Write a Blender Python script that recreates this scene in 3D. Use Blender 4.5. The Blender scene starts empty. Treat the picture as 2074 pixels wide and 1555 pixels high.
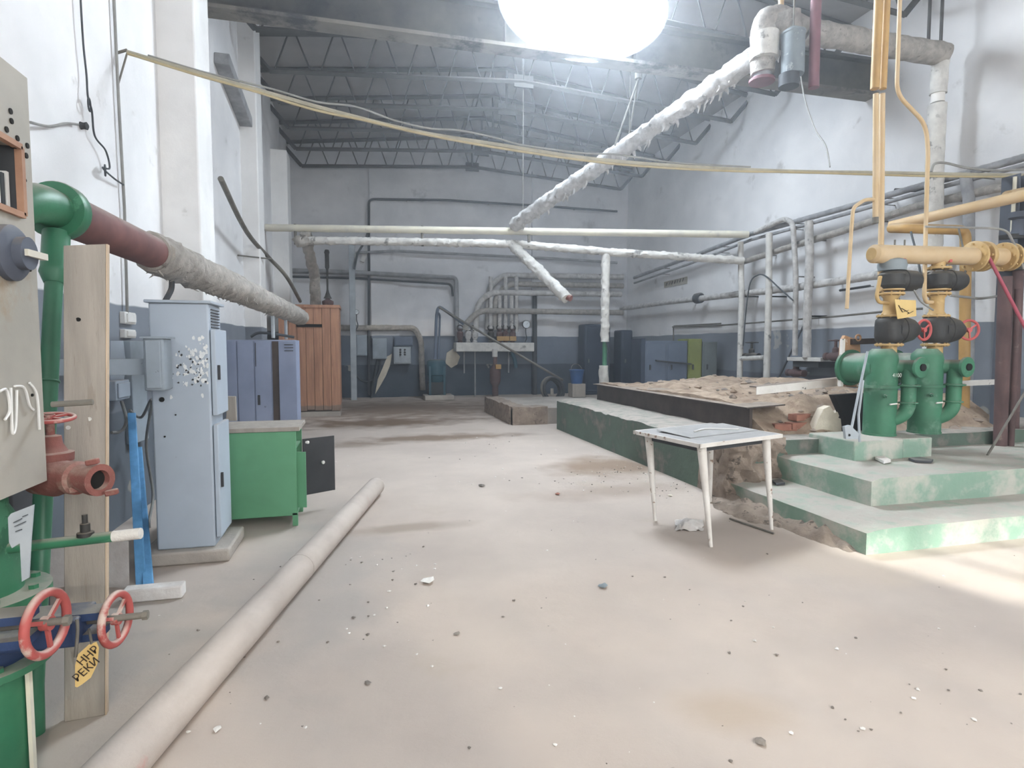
import bpy, bmesh, math, random
from mathutils import Vector, Matrix, noise
random.seed(11)
S = bpy.context.scene
C = S.collection

# ------------------------------------------------------------------ camera
F, CX, CY, H = 1180.0, 1037.0, 777.5, 1.45
TH = math.atan((777.5 - 705) / F)
PS = math.atan((1037 - 735) * math.cos(TH) / F)
c_, s_ = math.cos, math.sin
RV = Vector((c_(PS), -s_(PS), 0))
FV = Vector((s_(PS) * c_(TH), c_(PS) * c_(TH), -s_(TH)))
UV = Vector((s_(PS) * s_(TH), c_(PS) * s_(TH), c_(TH)))
cam_d = bpy.data.cameras.new('camera'); cam = bpy.data.objects.new('camera', cam_d); C.objects.link(cam)
cam_d.sensor_width = 36; cam_d.lens = 36 * F / 2074; cam_d.clip_start = .02; cam_d.clip_end = 200
m = Matrix.Identity(4)
for i in range(3):
    m[i][0] = RV[i]; m[i][1] = UV[i]; m[i][2] = -FV[i]
m[2][3] = H
cam.matrix_world = m
S.camera = cam

def P(x, y, X=None, Y=None, Z=None):
    """point of the hall seen at photo pixel (x, y) on the plane X=, Y= or Z="""
    d = RV * ((x - CX) / F) - UV * ((y - CY) / F) + FV
    t = X / d[0] if X is not None else (Y / d[1] if Y is not None else (Z - H) / d[2])
    return Vector((0, 0, H)) + d * t

# ------------------------------------------------------------------ light, exposure
S.view_settings.view_transform = 'Standard'; S.view_settings.look = 'None'
S.view_settings.exposure = 0.15; S.view_settings.gamma = 1.0; S.view_settings.use_curve_mapping = False
S.cycles.use_denoising = True
S.cycles.max_bounces = 5; S.cycles.diffuse_bounces = 4; S.cycles.glossy_bounces = 2; S.cycles.volume_bounces = 0
S.cycles.use_adaptive_sampling = True; S.cycles.adaptive_threshold = .15; S.cycles.adaptive_min_samples = 16
S.cycles.caustics_reflective = False; S.cycles.caustics_refractive = False
S.cycles.sample_clamp_indirect = 6
W = bpy.data.worlds.new('sky'); S.world = W; W.use_nodes = True
bg = W.node_tree.nodes['Background']; bg.inputs[0].default_value = (.80, .90, 1.0, 1); bg.inputs[1].default_value = 6.0

def area(name, loc, tgt, sx, sy, power, colr):
    l = bpy.data.lights.new(name, 'AREA'); l.shape = 'RECTANGLE'; l.size = sx; l.size_y = sy; l.energy = power; l.color = colr
    o = bpy.data.objects.new(name, l); C.objects.link(o); o.location = loc
    o.rotation_euler = (Vector(tgt) - Vector(loc)).to_track_quat('-Z', 'Y').to_euler()
    return o
YB = -3.2                                    # wall behind the camera, with its tall windows
WIN = [(-1.2, 1.4), (2.0, 4.6), (5.2, 7.8)]
WZ = (1.1, 5.2)
for k, (a, b) in enumerate(WIN):
    area('window_daylight', ((a + b) / 2, YB + .12, (WZ[0] + WZ[1]) / 2), ((a + b) / 2, 0, (WZ[0] + WZ[1]) / 2), b - a - .1, WZ[1] - WZ[0] - .1, 155, (1.0, .975, .935))
area('skylight_daylight', (3.75, 9.75, 7.36), (3.75, 9.75, 0), 2.7, 1.9, 480, (.80, .90, 1.0))
sl = bpy.data.lights.new('sun', 'SUN'); sl.energy = 6.5; sl.angle = math.radians(1.6); sl.color = (1, .95, .86)
sun = bpy.data.objects.new('sun', sl); C.objects.link(sun)
sun.rotation_euler = Vector((-.30, 1.0, -.74)).to_track_quat('-Z', 'Y').to_euler()

# ------------------------------------------------------------------ materials
def lin(r, g=None, b=None):
    if g is None: r, g, b = r
    f = lambda u: (u / 12.92 if u <= .04045 else ((u + .055) / 1.055) ** 2.4)
    R_, G_, B_ = f(r / 255), f(g / 255), f(b / 255); y = .3 * R_ + .59 * G_ + .11 * B_; k = .18
    return (R_ + (y - R_) * k, G_ + (y - G_) * k, B_ + (y - B_) * k, 1)
DUST = (176, 166, 154)
MATS = {}
def mat(name, c1, c2=None, scale=5, rough=.75, metal=0., bump=.15, bscale=None, c3=None, t3=.6, w3=.03, scale3=3, dust=0., dustc=DUST,
        bands=None, stretch=None, contrast=(.35, .65), alpha=None):
    M = bpy.data.materials.new(name); M.use_nodes = True; MATS[name] = M
    nt = M.node_tree; N = nt.nodes; L = nt.links; bs = N['Principled BSDF']
    bs.inputs['Roughness'].default_value = rough; bs.inputs['Metallic'].default_value = metal
    geo = N.new('ShaderNodeNewGeometry'); pos = geo.outputs['Position']
    if stretch:
        mp = N.new('ShaderNodeMapping'); mp.inputs['Scale'].default_value = stretch; L.new(pos, mp.inputs[0]); pos = mp.outputs[0]
    def nz(sc, det=5, ro=.62, p=pos):
        n = N.new('ShaderNodeTexNoise'); n.inputs['Scale'].default_value = sc; n.inputs['Detail'].default_value = det
        n.inputs['Roughness'].default_value = ro; L.new(p, n.inputs['Vector']); return n.outputs['Fac']
    def rmp(src, a, b):
        r = N.new('ShaderNodeMapRange'); r.inputs[1].default_value = a; r.inputs[2].default_value = b; L.new(src, r.inputs[0]); return r.outputs[0]
    def mix(f, a, b):
        x = N.new('ShaderNodeMix'); x.data_type = 'RGBA'
        if isinstance(f, float): x.inputs[0].default_value = f
        else: L.new(f, x.inputs[0])
        for k, v in ((6, a), (7, b)):
            if isinstance(v, tuple): x.inputs[k].default_value = v
            else: L.new(v, x.inputs[k])
        return x.outputs[2]
    c2 = c2 or tuple(int(v * .86) for v in c1)
    if bands:                                  # painted bands by height: [(z, c1, c2), ...] below z
        sep = N.new('ShaderNodeSeparateXYZ'); L.new(geo.outputs['Position'], sep.inputs[0]); zz = sep.outputs[2]
        wob = N.new('ShaderNodeMath'); wob.operation = 'MULTIPLY_ADD'; L.new(nz(1.3, 2), wob.inputs[0]); wob.inputs[1].default_value = .06; L.new(zz, wob.inputs[2]); zz = wob.outputs[0]
    n1 = rmp(nz(scale), *contrast)
    colr = mix(n1, lin(c1), lin(c2))
    if c3: colr = mix(rmp(nz(scale3, 7, .68), t3, t3 + w3), colr, lin(c3))
    if bands:
        for z, a, b, peel in bands:
            low = mix(n1, lin(a), lin(b))
            if peel: low = mix(rmp(nz(1.1, 4, .62), .66, .68), low, lin(peel))
            colr = mix(rmp(zz, z + .045, z + .03), colr, low)
    if dust:
        sp = N.new('ShaderNodeSeparateXYZ'); L.new(geo.outputs['Normal'], sp.inputs[0])
        k = N.new('ShaderNodeMath'); k.operation = 'MULTIPLY'; L.new(rmp(sp.outputs[2], .35, .9), k.inputs[0]); k.inputs[1].default_value = dust
        k2 = N.new('ShaderNodeMath'); k2.operation = 'MULTIPLY'; L.new(k.outputs[0], k2.inputs[0]); L.new(rmp(nz(7, 5, .65), .2, .55), k2.inputs[1])
        colr = mix(k2.outputs[0], colr, lin(dustc))
    L.new(colr, bs.inputs['Base Color'])
    if bump:
        bp = N.new('ShaderNodeBump'); bp.inputs['Strength'].default_value = bump; bp.inputs['Distance'].default_value = .02
        L.new(nz(bscale or scale * 4, 5, .68), bp.inputs['Height']); L.new(bp.outputs[0], bs.inputs['Normal'])
    return M

M_floor = mat('floor_dust', (196, 181, 168), (178, 164, 153), .7, .95, bump=.12, bscale=14, c3=(176, 160, 140), t3=.58, w3=.16, scale3=.55)
def floor_dirt(M):
    """brown dirt and grey worn patches with shapes of their own, on the dusty concrete"""
    nt = M.node_tree; N = nt.nodes; L = nt.links; bs = N['Principled BSDF']
    geo = N.new('ShaderNodeNewGeometry')
    nz = N.new('ShaderNodeTexNoise'); nz.inputs['Scale'].default_value = 2.6; nz.inputs['Detail'].default_value = 4; L.new(geo.outputs['Position'], nz.inputs['Vector'])
    for (cx, cy, rx, ry, colr, st) in [(.3, 11.6, 2.2, .9, (112, 88, 66), .95), (1.1, 9.4, 1.6, .45, (118, 94, 72), .85), (-.3, 9.0, .8, .35, (126, 106, 86), .6), (2.9, 6.6, .8, .7, (140, 114, 90), .85),
                                       (2.4, 5.4, 1.0, .3, (148, 126, 106), .5), (-.3, 3.9, .55, 1.6, (160, 154, 148), .65), (-1.2, 3.0, .5, 1.0, (160, 154, 146), .7), (.3, 4.7, .7, .14, (150, 132, 114), .7), (3.1, 3.2, .5, .45, (196, 178, 160), .7),
                                       (1.42, 1.95, .25, .2, (178, 156, 130), .5), (1.0, 14.2, 3.4, 2.6, (122, 99, 78), .85)]:
        mp = N.new('ShaderNodeMapping'); mp.inputs['Location'].default_value = (-cx / rx, -cy / ry, 0); mp.inputs['Scale'].default_value = (1 / rx, 1 / ry, 0)
        L.new(geo.outputs['Position'], mp.inputs[0])
        ln = N.new('ShaderNodeVectorMath'); ln.operation = 'LENGTH'; L.new(mp.outputs[0], ln.inputs[0])
        ad = N.new('ShaderNodeMath'); ad.operation = 'MULTIPLY_ADD'; L.new(nz.outputs['Fac'], ad.inputs[0]); ad.inputs[1].default_value = 1.5; L.new(ln.outputs['Value'], ad.inputs[2])
        r = N.new('ShaderNodeMapRange'); r.inputs[1].default_value = 1.85; r.inputs[2].default_value = 1.1; r.inputs[4].default_value = st; L.new(ad.outputs[0], r.inputs[0])
        x = N.new('ShaderNodeMix'); x.data_type = 'RGBA'; L.new(r.outputs[0], x.inputs[0])
        src = bs.inputs['Base Color'].links[0].from_socket
        L.new(src, x.inputs[6]); x.inputs[7].default_value = lin(colr); L.new(x.outputs[2], bs.inputs['Base Color'])
floor_dirt(M_floor)
M_wall = mat('wall_whitewash', (238, 238, 240), (220, 221, 224), .9, .95, bump=.12, bscale=9, c3=(182, 180, 178), t3=.62, w3=.12, scale3=1.6,
             bands=[(1.81, (134, 142, 154), (118, 126, 138), (160, 160, 158)), (.92, (108, 116, 128), (94, 102, 114), (150, 148, 142))])
M_wallE = mat('wall_end_whitewash', (226, 227, 232), (200, 202, 208), .8, .95, bump=.12, bscale=9, c3=(160, 162, 166), t3=.6, w3=.14, scale3=1.0,
              bands=[(1.81, (124, 136, 154), (106, 118, 136), None), (.95, (88, 100, 114), (66, 78, 92), (170, 168, 162))])
M_pillar = mat('pillar_whitewash', (240, 240, 240), (224, 224, 224), 1.2, .95, bump=.15, bscale=8, c3=(188, 186, 182), t3=.64, w3=.1, scale3=2.2,
               bands=[(1.81, (134, 142, 154), (118, 126, 138), None)])
M_ceil = mat('roof_panel_soot', (164, 160, 158), (138, 135, 134), .5, .95, bump=.1, bscale=5, c3=(56, 58, 66), t3=.68, w3=.08, scale3=.45)
M_truss = mat('truss_steel_dark', (84, 82, 80), (64, 63, 64), 3, .85, bump=.1, dust=.35, dustc=(120, 112, 104))
M_beam = mat('girder_sooty', (104, 100, 92), (56, 56, 60), .8, .85, bump=.1, c3=(36, 38, 46), t3=.52, w3=.08, scale3=.7, dust=.4, dustc=(150, 142, 130))
M_flange = mat('girder_flange_dusty', (142, 136, 126), (104, 100, 96), 1.0, .9, bump=.1, c3=(58, 58, 64), t3=.5, w3=.08, scale3=.9)
M_conc = mat('concrete_dusty', (186, 178, 168), (160, 152, 144), 2.5, .95, bump=.4, bscale=16)
M_step = mat('step_green_paint', (126, 164, 142), (152, 178, 162), 2.2, .9, bump=.3, bscale=16, c3=(190, 190, 178), t3=.46, w3=.14, scale3=2.2, dust=.98, dustc=(178, 170, 160))
M_plat = mat('platform_green_paint', (98, 122, 106), (84, 100, 92), 2, .9, bump=.45, bscale=14, c3=(138, 130, 122), t3=.55, w3=.12, scale3=2.0, dust=.98, dustc=(170, 160, 150))
M_broken = mat('broken_concrete', (170, 152, 136), (138, 122, 108), 7, .97, bump=.8, bscale=24, c3=(110, 98, 88), t3=.58, scale3=9)
M_rubble = mat('rubble_clay', (186, 164, 140), (146, 122, 100), 5, .98, bump=.9, bscale=26, c3=(96, 76, 60), t3=.60, w3=.06, scale3=6)
M_brickM = mat('brick_red', (172, 112, 88), (148, 92, 72), 8, .95, bump=.5, c3=(190, 160, 140), t3=.62, scale3=10)
M_plaster = mat('plaster_cream', (226, 216, 196), (206, 196, 176), 6, .95, bump=.4)
M_sheet = mat('sheet_metal_brown', (84, 72, 66), (62, 54, 50), 4, .8, bump=.2, dust=.8, dustc=(166, 150, 134))
M_whitepeel = mat('white_paint_peeling', (236, 234, 230), (222, 218, 212), 5, .8, bump=.2, c3=(84, 78, 74), t3=.63, w3=.02, scale3=9)
M_whitemet = mat('white_enamel_leg', (226, 222, 216), (210, 204, 196), 6, .6, bump=.1, c3=(140, 104, 76), t3=.62, w3=.03, scale3=14)
M_ttop = mat('table_top_grey', (168, 167, 166), (150, 149, 148), 4, .7, bump=.05, c3=(160, 158, 154), t3=.6, w3=.1, scale3=5)
M_insul = mat('insulation_grey', (182, 176, 168), (148, 143, 136), 9, .98, bump=.9, bscale=30, c3=(122, 116, 110), t3=.6, w3=.08, scale3=14)
M_insulW = mat('insulation_white', (214, 212, 210), (176, 174, 172), 8, .95, bump=.8, bscale=26, c3=(122, 120, 120), t3=.6, w3=.08, scale3=7)
M_insulP = mat('insulation_pale', (222, 220, 214), (196, 194, 190), 6, .95, bump=.5, bscale=22, c3=(132, 130, 128), t3=.58, w3=.08, scale3=5)
M_pipeG = mat('pipe_greywhite', (164, 166, 170), (130, 132, 136), 6, .8, bump=.2, dust=.5, dustc=(190, 188, 184))
M_pipeD = mat('pipe_dark', (74, 78, 84), (56, 60, 66), 5, .75, bump=.1, dust=.3)
M_cream = mat('pipe_cream', (226, 220, 196), (202, 198, 184), 2.5, .7, bump=.1, c3=(188, 182, 172), t3=.6, w3=.1, scale3=4)
M_red = mat('pipe_redbrown', (126, 80, 76), (104, 66, 64), 4, .75, bump=.1, dust=.95, dustc=(168, 154, 146))
M_purple = mat('pipe_mauve', (142, 88, 100), (122, 76, 88), 4, .6, bump=.05)
M_green = mat('green_paint_dusty', (34, 124, 84), (28, 104, 72), 4, .45, bump=.08, dust=.85, dustc=(150, 146, 134), c3=(56, 134, 98), t3=.6, scale3=4)
M_greenN = mat('green_paint_clean', (46, 128, 92), (38, 110, 78), 4, .4, bump=.05)
M_greenB = mat('green_burner_paint', (52, 132, 96), (40, 108, 78), 3, .6, bump=.1, dust=.95, dustc=(152, 146, 136), c3=(104, 150, 124), t3=.58, w3=.12, scale3=4)
M_greencab = mat('green_enamel_cabinet', (84, 160, 114), (76, 148, 104), 3, .5, bump=.03, dust=.3)
M_blueM = mat('valve_blue', (36, 66, 116), (32, 50, 84), 5, .6, bump=.15, dust=.9, dustc=(150, 144, 134))
M_redW = mat('handwheel_red', (186, 74, 68), (164, 62, 58), 6, .65, bump=.1, dust=.95, dustc=(206, 186, 174), c3=(200, 176, 164), t3=.58, w3=.1, scale3=8)
M_redV = mat('valve_red', (146, 82, 72), (120, 66, 58), 6, .8, bump=.3, dust=1.0, dustc=(176, 150, 136), c3=(160, 128, 114), t3=.55, w3=.12, scale3=9)
M_redwheel2 = mat('handwheel_coral', (206, 76, 72), (184, 64, 62), 6, .6, bump=.1)
M_yel = mat('gas_yellow_paint', (200, 164, 92), (186, 148, 78), 5, .55, bump=.08, dust=.7, dustc=(196, 172, 134), c3=(216, 184, 110), t3=.6, w3=.1, scale3=6)
M_yelD = mat('gas_yellow_dark', (196, 152, 68), (176, 134, 58), 5, .55, bump=.08, dust=.5)
M_yelC = mat('gas_yellow_pale', (206, 178, 134), (198, 164, 108), 4, .6, bump=.05)
M_black = mat('valve_black', (56, 54, 50), (38, 38, 38), 7, .6, bump=.15, dust=.75, dustc=(120, 112, 100))
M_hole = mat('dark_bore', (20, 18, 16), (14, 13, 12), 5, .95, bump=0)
M_panel = mat('panel_greybeige', (168, 162, 150), (152, 148, 138), 3, .7, bump=.05, c3=(150, 128, 98), t3=.62, w3=.12, scale3=2.6, dust=.2)
M_rim = mat('panel_rim_orange', (176, 130, 98), (150, 104, 76), 6, .7, bump=.1)
M_wood = mat('plank_grey_wood', (166, 157, 146), (148, 140, 130), 3, .85, bump=.2, stretch=(6, 6, .6), c3=(146, 136, 124), t3=.6, scale3=5)
M_woodedge = mat('plank_edge_wood', (204, 180, 150), (190, 166, 138), 3, .85, bump=.1, stretch=(6, 6, .6))
M_pine = mat('pine_brown_wood', (194, 140, 104), (160, 110, 82), 2.6, .75, bump=.25, stretch=(7, 7, .5), c3=(96, 60, 46), t3=.66, w3=.05, scale3=3, bands=[(.22, (150, 128, 112), (128, 106, 92), None)])
M_bluewood = mat('blue_paint_wood', (84, 168, 226), (70, 150, 208), 3, .6, bump=.15, stretch=(6, 6, .6))
M_bluecab = mat('cabinet_bluegrey', (178, 192, 208), (166, 180, 196), 2, .6, bump=.04, c3=(112, 122, 134), t3=.70, w3=.02, scale3=9, dust=.6)
M_peelw = mat('cabinet_paint_scraped', (240, 242, 242), (220, 226, 230), 12, .7, bump=.4)
M_locker = mat('locker_blue', (146, 160, 192), (132, 146, 178), 2, .6, bump=.04, c3=(90, 100, 124), t3=.68, w3=.02, scale3=7, dust=.6)
M_greybox = mat('switch_box_grey', (160, 174, 188), (144, 158, 170), 4, .65, bump=.05, c3=(86, 94, 102), t3=.68, w3=.02, scale3=12, dust=.5)
M_darkbox = mat('dark_grey_panel', (66, 68, 72), (54, 56, 60), 4, .8, bump=.05)
M_greycol = mat('grey_steel_post', (176, 186, 194), (150, 160, 170), 3, .6, bump=.05)
M_navy = mat('tank_navy', (52, 68, 92), (40, 54, 76), 2, .6, bump=.05)
M_navyL = mat('far_locker_bluegrey', (104, 118, 140), (92, 106, 128), 2, .7, bump=.05)
M_olive = mat('far_locker_yellowgreen', (142, 152, 66), (128, 138, 58), 3, .7, bump=.05)
M_greyL = mat('far_locker_grey', (116, 126, 128), (102, 112, 114), 3, .7, bump=.05)
M_teal = mat('pump_teal', (42, 92, 108), (32, 74, 88), 4, .6, bump=.1, dust=.5)
M_brown = mat('pipe_darkbrown', (108, 80, 78), (86, 66, 66), 4, .8, bump=.15, c3=(134, 116, 108), t3=.6, w3=.08, scale3=6)
M_steelD = mat('post_darkblue', (84, 92, 108), (70, 76, 90), 3, .7, bump=.1, dust=.5)
M_white = mat('white_plastic', (232, 232, 230), (216, 216, 214), 5, .5, bump=.05)
M_foam = mat('white_block', (238, 236, 234), (214, 206, 202), 5, .9, bump=.3, dust=.5)
M_dial = mat('gauge_dial_white', (228, 236, 242), (216, 226, 234), 4, .4, bump=0)
M_cable = mat('cable_beige', (176, 170, 146), (150, 144, 124), 6, .7, bump=.1)
M_cableY = mat('cable_yellow', (184, 166, 120), (168, 152, 110), 6, .7, bump=.1)
M_cableD = mat('cable_dark', (70, 78, 84), (56, 62, 68), 6, .7, bump=0)
M_cableG = mat('cable_grey', (150, 150, 146), (128, 128, 126), 6, .7, bump=0)
M_rod = mat('rod_grey', (122, 118, 108), (96, 92, 86), 6, .7, bump=.1)
M_pink = mat('rod_pinkred', (190, 72, 96), (170, 60, 84), 5, .6, bump=0)
M_tag = mat('tag_yellow', (222, 188, 104), (210, 172, 86), 5, .7, bump=.05)
M_ink = mat('ink_dark', (58, 44, 30), (50, 38, 28), 5, .8, bump=0)
M_inkW = mat('ink_white', (216, 224, 214), (206, 214, 206), 5, .8, bump=0)
M_sign = mat('notice_beige', (176, 170, 152), (158, 152, 136), 5, .8, bump=.05)
M_zinc = mat('zinc_cylinder', (132, 144, 150), (112, 124, 132), 4, .6, bump=.15, c3=(160, 166, 170), t3=.6, scale3=8)
M_stone = mat('debris_grey', (142, 132, 122), (112, 104, 97), 9, .95, bump=.4)
M_chipw = mat('debris_white', (236, 234, 228), (214, 210, 204), 9, .9, bump=.3)
M_bucket = mat('bucket_blue', (32, 92, 156), (26, 78, 136), 4, .5, bump=0)
M_orangeP = mat('boiler_plate_orange', (196, 150, 104), (176, 128, 84), 4, .85, bump=.3, c3=(232, 226, 216), t3=.6, w3=.04, scale3=7)
M_glass = bpy.data.materials.new('window_glass'); M_glass.use_nodes = True
_nt = M_glass.node_tree; _nt.nodes.clear()
_o = _nt.nodes.new('ShaderNodeOutputMaterial'); _t = _nt.nodes.new('ShaderNodeBsdfTransparent'); _t.inputs[0].default_value = (.93, .96, .97, 1)
_g = _nt.nodes.new('ShaderNodeBsdfGlossy'); _g.inputs['Roughness'].default_value = .05; _m = _nt.nodes.new('ShaderNodeMixShader'); _m.inputs[0].default_value = .05
_nt.links.new(_t.outputs[0], _m.inputs[1]); _nt.links.new(_g.outputs[0], _m.inputs[2]); _nt.links.new(_m.outputs[0], _o.inputs[0])

M_glassDim = M_glass.copy(); M_glassDim.name = 'window_glass_dimmed'  # dark tint added to weaken the sunlight through window and skylight panes
for _n in M_glassDim.node_tree.nodes:
    if _n.type == 'BSDF_TRANSPARENT': _n.inputs[0].default_value = (.34, .33, .31, 1)
# ------------------------------------------------------------------ mesh builder
def V(*a): return Vector(a[0]) if len(a) == 1 else Vector(a)
def frame(d, up=None):
    d = d.normalized(); u = up or (V(0, 0, 1) if abs(d.z) < .95 else V(0, 1, 0))
    a = d.cross(u).normalized(); return a, a.cross(d).normalized()
class MB:
    def __init__(s): s.v = []; s.f = []; s.s = []
    def add(s, vs, fs, smooth=False):
        o = len(s.v); s.v += [tuple(p) for p in vs]
        for k, f in enumerate(fs):
            s.f.append([o + i for i in f]); s.s.append(smooth[k] if isinstance(smooth, list) else smooth)
        return s
    def box(s, a, b):
        x0, x1 = sorted((a[0], b[0])); y0, y1 = sorted((a[1], b[1])); z0, z1 = sorted((a[2], b[2]))
        return s.add([(x, y, z) for z in (z0, z1) for y in (y0, y1) for x in (x0, x1)],
                     [(0, 2, 3, 1), (4, 5, 7, 6), (0, 1, 5, 4), (2, 6, 7, 3), (0, 4, 6, 2), (1, 3, 7, 5)])
    def obox(s, c, size, ax, ay, az):
        c = V(c); h = [k / 2 for k in size]; vs = []
        for k in (-1, 1):
            for j in (-1, 1):
                for i in (-1, 1): vs.append(c + V(ax) * i * h[0] + V(ay) * j * h[1] + V(az) * k * h[2])
        return s.add(vs, [(0, 2, 3, 1), (4, 5, 7, 6), (0, 1, 5, 4), (2, 6, 7, 3), (0, 4, 6, 2), (1, 3, 7, 5)])
    def bar(s, p, q, w, h=None, up=None):
        p, q = V(p), V(q); a, b = frame(q - p, up); return s.obox((p + q) / 2, (w, (q - p).length, h or w), a, (q - p).normalized(), b)
    def tube(s, pts, r, n=10, caps=True, jit=0., jseed=0., jscale=1.):
        pts = [V(p) for p in pts]; rs = r if isinstance(r, (list, tuple)) else [r] * len(pts)
        a, b = frame(pts[1] - pts[0]); vs = []; prev = (pts[1] - pts[0]).normalized()
        for i, p in enumerate(pts):
            t = (pts[min(i + 1, len(pts) - 1)] - pts[max(i - 1, 0)]).normalized()
            q = prev.rotation_difference(t); a = q @ a; b = q @ b; prev = t
            for k in range(n):
                an = 2 * math.pi * k / n; d = a * math.cos(an) + b * math.sin(an); rr = rs[i]
                if jit:
                    w = p + d * rs[i]
                    rr *= 1 + jit * (noise.noise((w + V(jseed, jseed, 0)) * (1.3 / rs[i]) * jscale) + .6 * noise.noise((w + V(0, jseed, 3)) * (3.6 / rs[i]) * jscale))
                vs.append(p + d * rr)
        fs = []; m_ = len(pts)
        for i in range(m_ - 1):
            for k in range(n):
                fs.append((i * n + k, i * n + (k + 1) % n, (i + 1) * n + (k + 1) % n, (i + 1) * n + k))
        sm = [True] * len(fs)
        if caps: fs += [tuple(range(n - 1, -1, -1)), tuple((m_ - 1) * n + k for k in range(n))]; sm += [False, False]
        return s.add(vs, fs, sm)
    def cyl(s, p, q, r, r2=None, n=20): return s.tube([p, q], [r, r if r2 is None else r2], n)
    def rough(s, pts, r, amp=.16, n=16, step=None, seed=0.):
        step = step or r * .55; out = []
        pts = [V(p) for p in pts]
        for i in range(len(pts) - 1):
            k = max(1, int((pts[i + 1] - pts[i]).length / step))
            out += [pts[i].lerp(pts[i + 1], j / k) for j in range(k)]
        out.append(pts[-1])
        return s.tube(out, r, n, True, amp, seed + random.random() * 20)
    def lathe(s, p, axis, prof, n=24):
        """prof: (radius, distance along axis)"""
        p = V(p); ax = V(axis).normalized(); a, b = frame(ax); vs = []
        for r, h in prof:
            for k in range(n):
                an = 2 * math.pi * k / n; vs.append(p + ax * h + (a * math.cos(an) + b * math.sin(an)) * max(r, .0005))
        fs = [(i * n + k, i * n + (k + 1) % n, (i + 1) * n + (k + 1) % n, (i + 1) * n + k) for i in range(len(prof) - 1) for k in range(n)]
        sm = []
        for i in range(len(prof) - 1):
            flat = abs(prof[i][1] - prof[i + 1][1]) < 1e-4
            sm += [not flat] * n
        fs += [tuple(range(n - 1, -1, -1)), tuple((len(prof) - 1) * n + k for k in range(n))]; sm += [False, False]
        return s.add(vs, fs, sm)
    def torus(s, c, axis, R, r, n=32, m=10):
        c = V(c); ax = V(axis).normalized(); a, b = frame(ax); vs = []; fs = []
        for i in range(n):
            an = 2 * math.pi * i / n; d = a * math.cos(an) + b * math.sin(an)
            for j in range(m):
                bn = 2 * math.pi * j / m; vs.append(c + d * (R + r * math.cos(bn)) + ax * (r * math.sin(bn)))
        for i in range(n):
            for j in range(m): fs.append((i * m + j, ((i + 1) % n) * m + j, ((i + 1) % n) * m + (j + 1) % m, i * m + (j + 1) % m))
        return s.add(vs, fs, True)
    def prism(s, pts, ext):
        pts = [V(p) for p in pts]; e = V(ext); n = len(pts)
        return s.add(pts + [p + e for p in pts], [tuple(range(n - 1, -1, -1)), tuple(range(n, 2 * n))] + [(i, (i + 1) % n, n + (i + 1) % n, n + i) for i in range(n)])
    def chip(s, c, r, flat=.6):
        c = V(c); vs = []
        for (x, y, z) in [(1, 0, 0), (-1, 0, 0), (0, 1, 0), (0, -1, 0), (0, 0, 1), (0, 0, -1), (.6, .6, .5), (-.6, .5, .5)]:
            k = r * random.uniform(.6, 1.25); vs.append(c + V(x * k, y * k, z * k * flat))
        return s.add(vs, [(0, 6, 4), (6, 2, 4), (2, 7, 4), (7, 1, 4), (1, 3, 4), (3, 0, 4), (0, 2, 6), (2, 1, 7), (2, 0, 5), (1, 2, 5), (3, 1, 5), (0, 3, 5)])
    def grid(s, f, nu, nv, smooth=True, thick=None):
        vs = [f(i / nu, j / nv) for j in range(nv + 1) for i in range(nu + 1)]
        return s.add(vs, [(j * (nu + 1) + i, j * (nu + 1) + i + 1, (j + 1) * (nu + 1) + i + 1, (j + 1) * (nu + 1) + i) for j in range(nv) for i in range(nu)], smooth)
    def build(s, name, m_, parent=None, bevel=0., label=None, recalc=True):
        me = bpy.data.meshes.new(name); me.from_pydata(s.v, [], s.f)
        me.polygons.foreach_set('use_smooth', s.s); me.materials.append(m_)
        if recalc:
            bm = bmesh.new(); bm.from_mesh(me); bmesh.ops.recalc_face_normals(bm, faces=bm.faces); bm.to_mesh(me); bm.free()
        me.set_sharp_from_angle(angle=math.radians(38))
        o = bpy.data.objects.new(name, me); C.objects.link(o)
        if parent is not None: put(o, parent)
        if bevel:
            b = o.modifiers.new('bevel', 'BEVEL'); b.width = bevel; b.segments = 2; b.limit_method = 'ANGLE'
        if label: o['label'] = label
        return o
def put(o, parent):
    """parent a mesh whose coordinates are those of the hall"""
    o.parent = parent
    q = parent; off = V(0, 0, 0)
    while q is not None: off += q.location; q = q.parent
    o.location = -off
def thing(name, label, cat, loc, group=None):
    o = bpy.data.objects.new(name, None); C.objects.link(o); o.empty_display_size = .1
    o.location = V(loc); o['label'] = label; o['category'] = cat
    if group: o['group'] = group
    return o
def tag(o, label, cat, group=None, kind=None):
    o['label'] = label; o['category'] = cat
    if group: o['group'] = group
    if kind: o['kind'] = kind
    return o
def struct(o): o['kind'] = 'structure'; return o
def fillet(pts, r, n=5):
    pts = [V(p) for p in pts]; out = [pts[0]]
    for i in range(1, len(pts) - 1):
        a = (pts[i - 1] - pts[i]); b = (pts[i + 1] - pts[i]); k = min(r, a.length * .48, b.length * .48)
        p0 = pts[i] + a.normalized() * k; p1 = pts[i] + b.normalized() * k
        for j in range(n + 1):
            t = j / n; out.append(p0.lerp(pts[i], t).lerp(pts[i].lerp(p1, t), t))
    return out + [pts[-1]]
def spline(pts, n=8):
    pts = [V(p) for p in pts]; out = []
    for i in range(len(pts) - 1):
        p0 = pts[max(i - 1, 0)]; p1 = pts[i]; p2 = pts[i + 1]; p3 = pts[min(i + 2, len(pts) - 1)]
        for j in range(n):
            t = j / n; out.append(.5 * ((2 * p1) + (p2 - p0) * t + (2 * p0 - 5 * p1 + 4 * p2 - p3) * t * t + (3 * p1 - p0 - 3 * p2 + p3) * t ** 3))
    return out + [pts[-1]]
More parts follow.
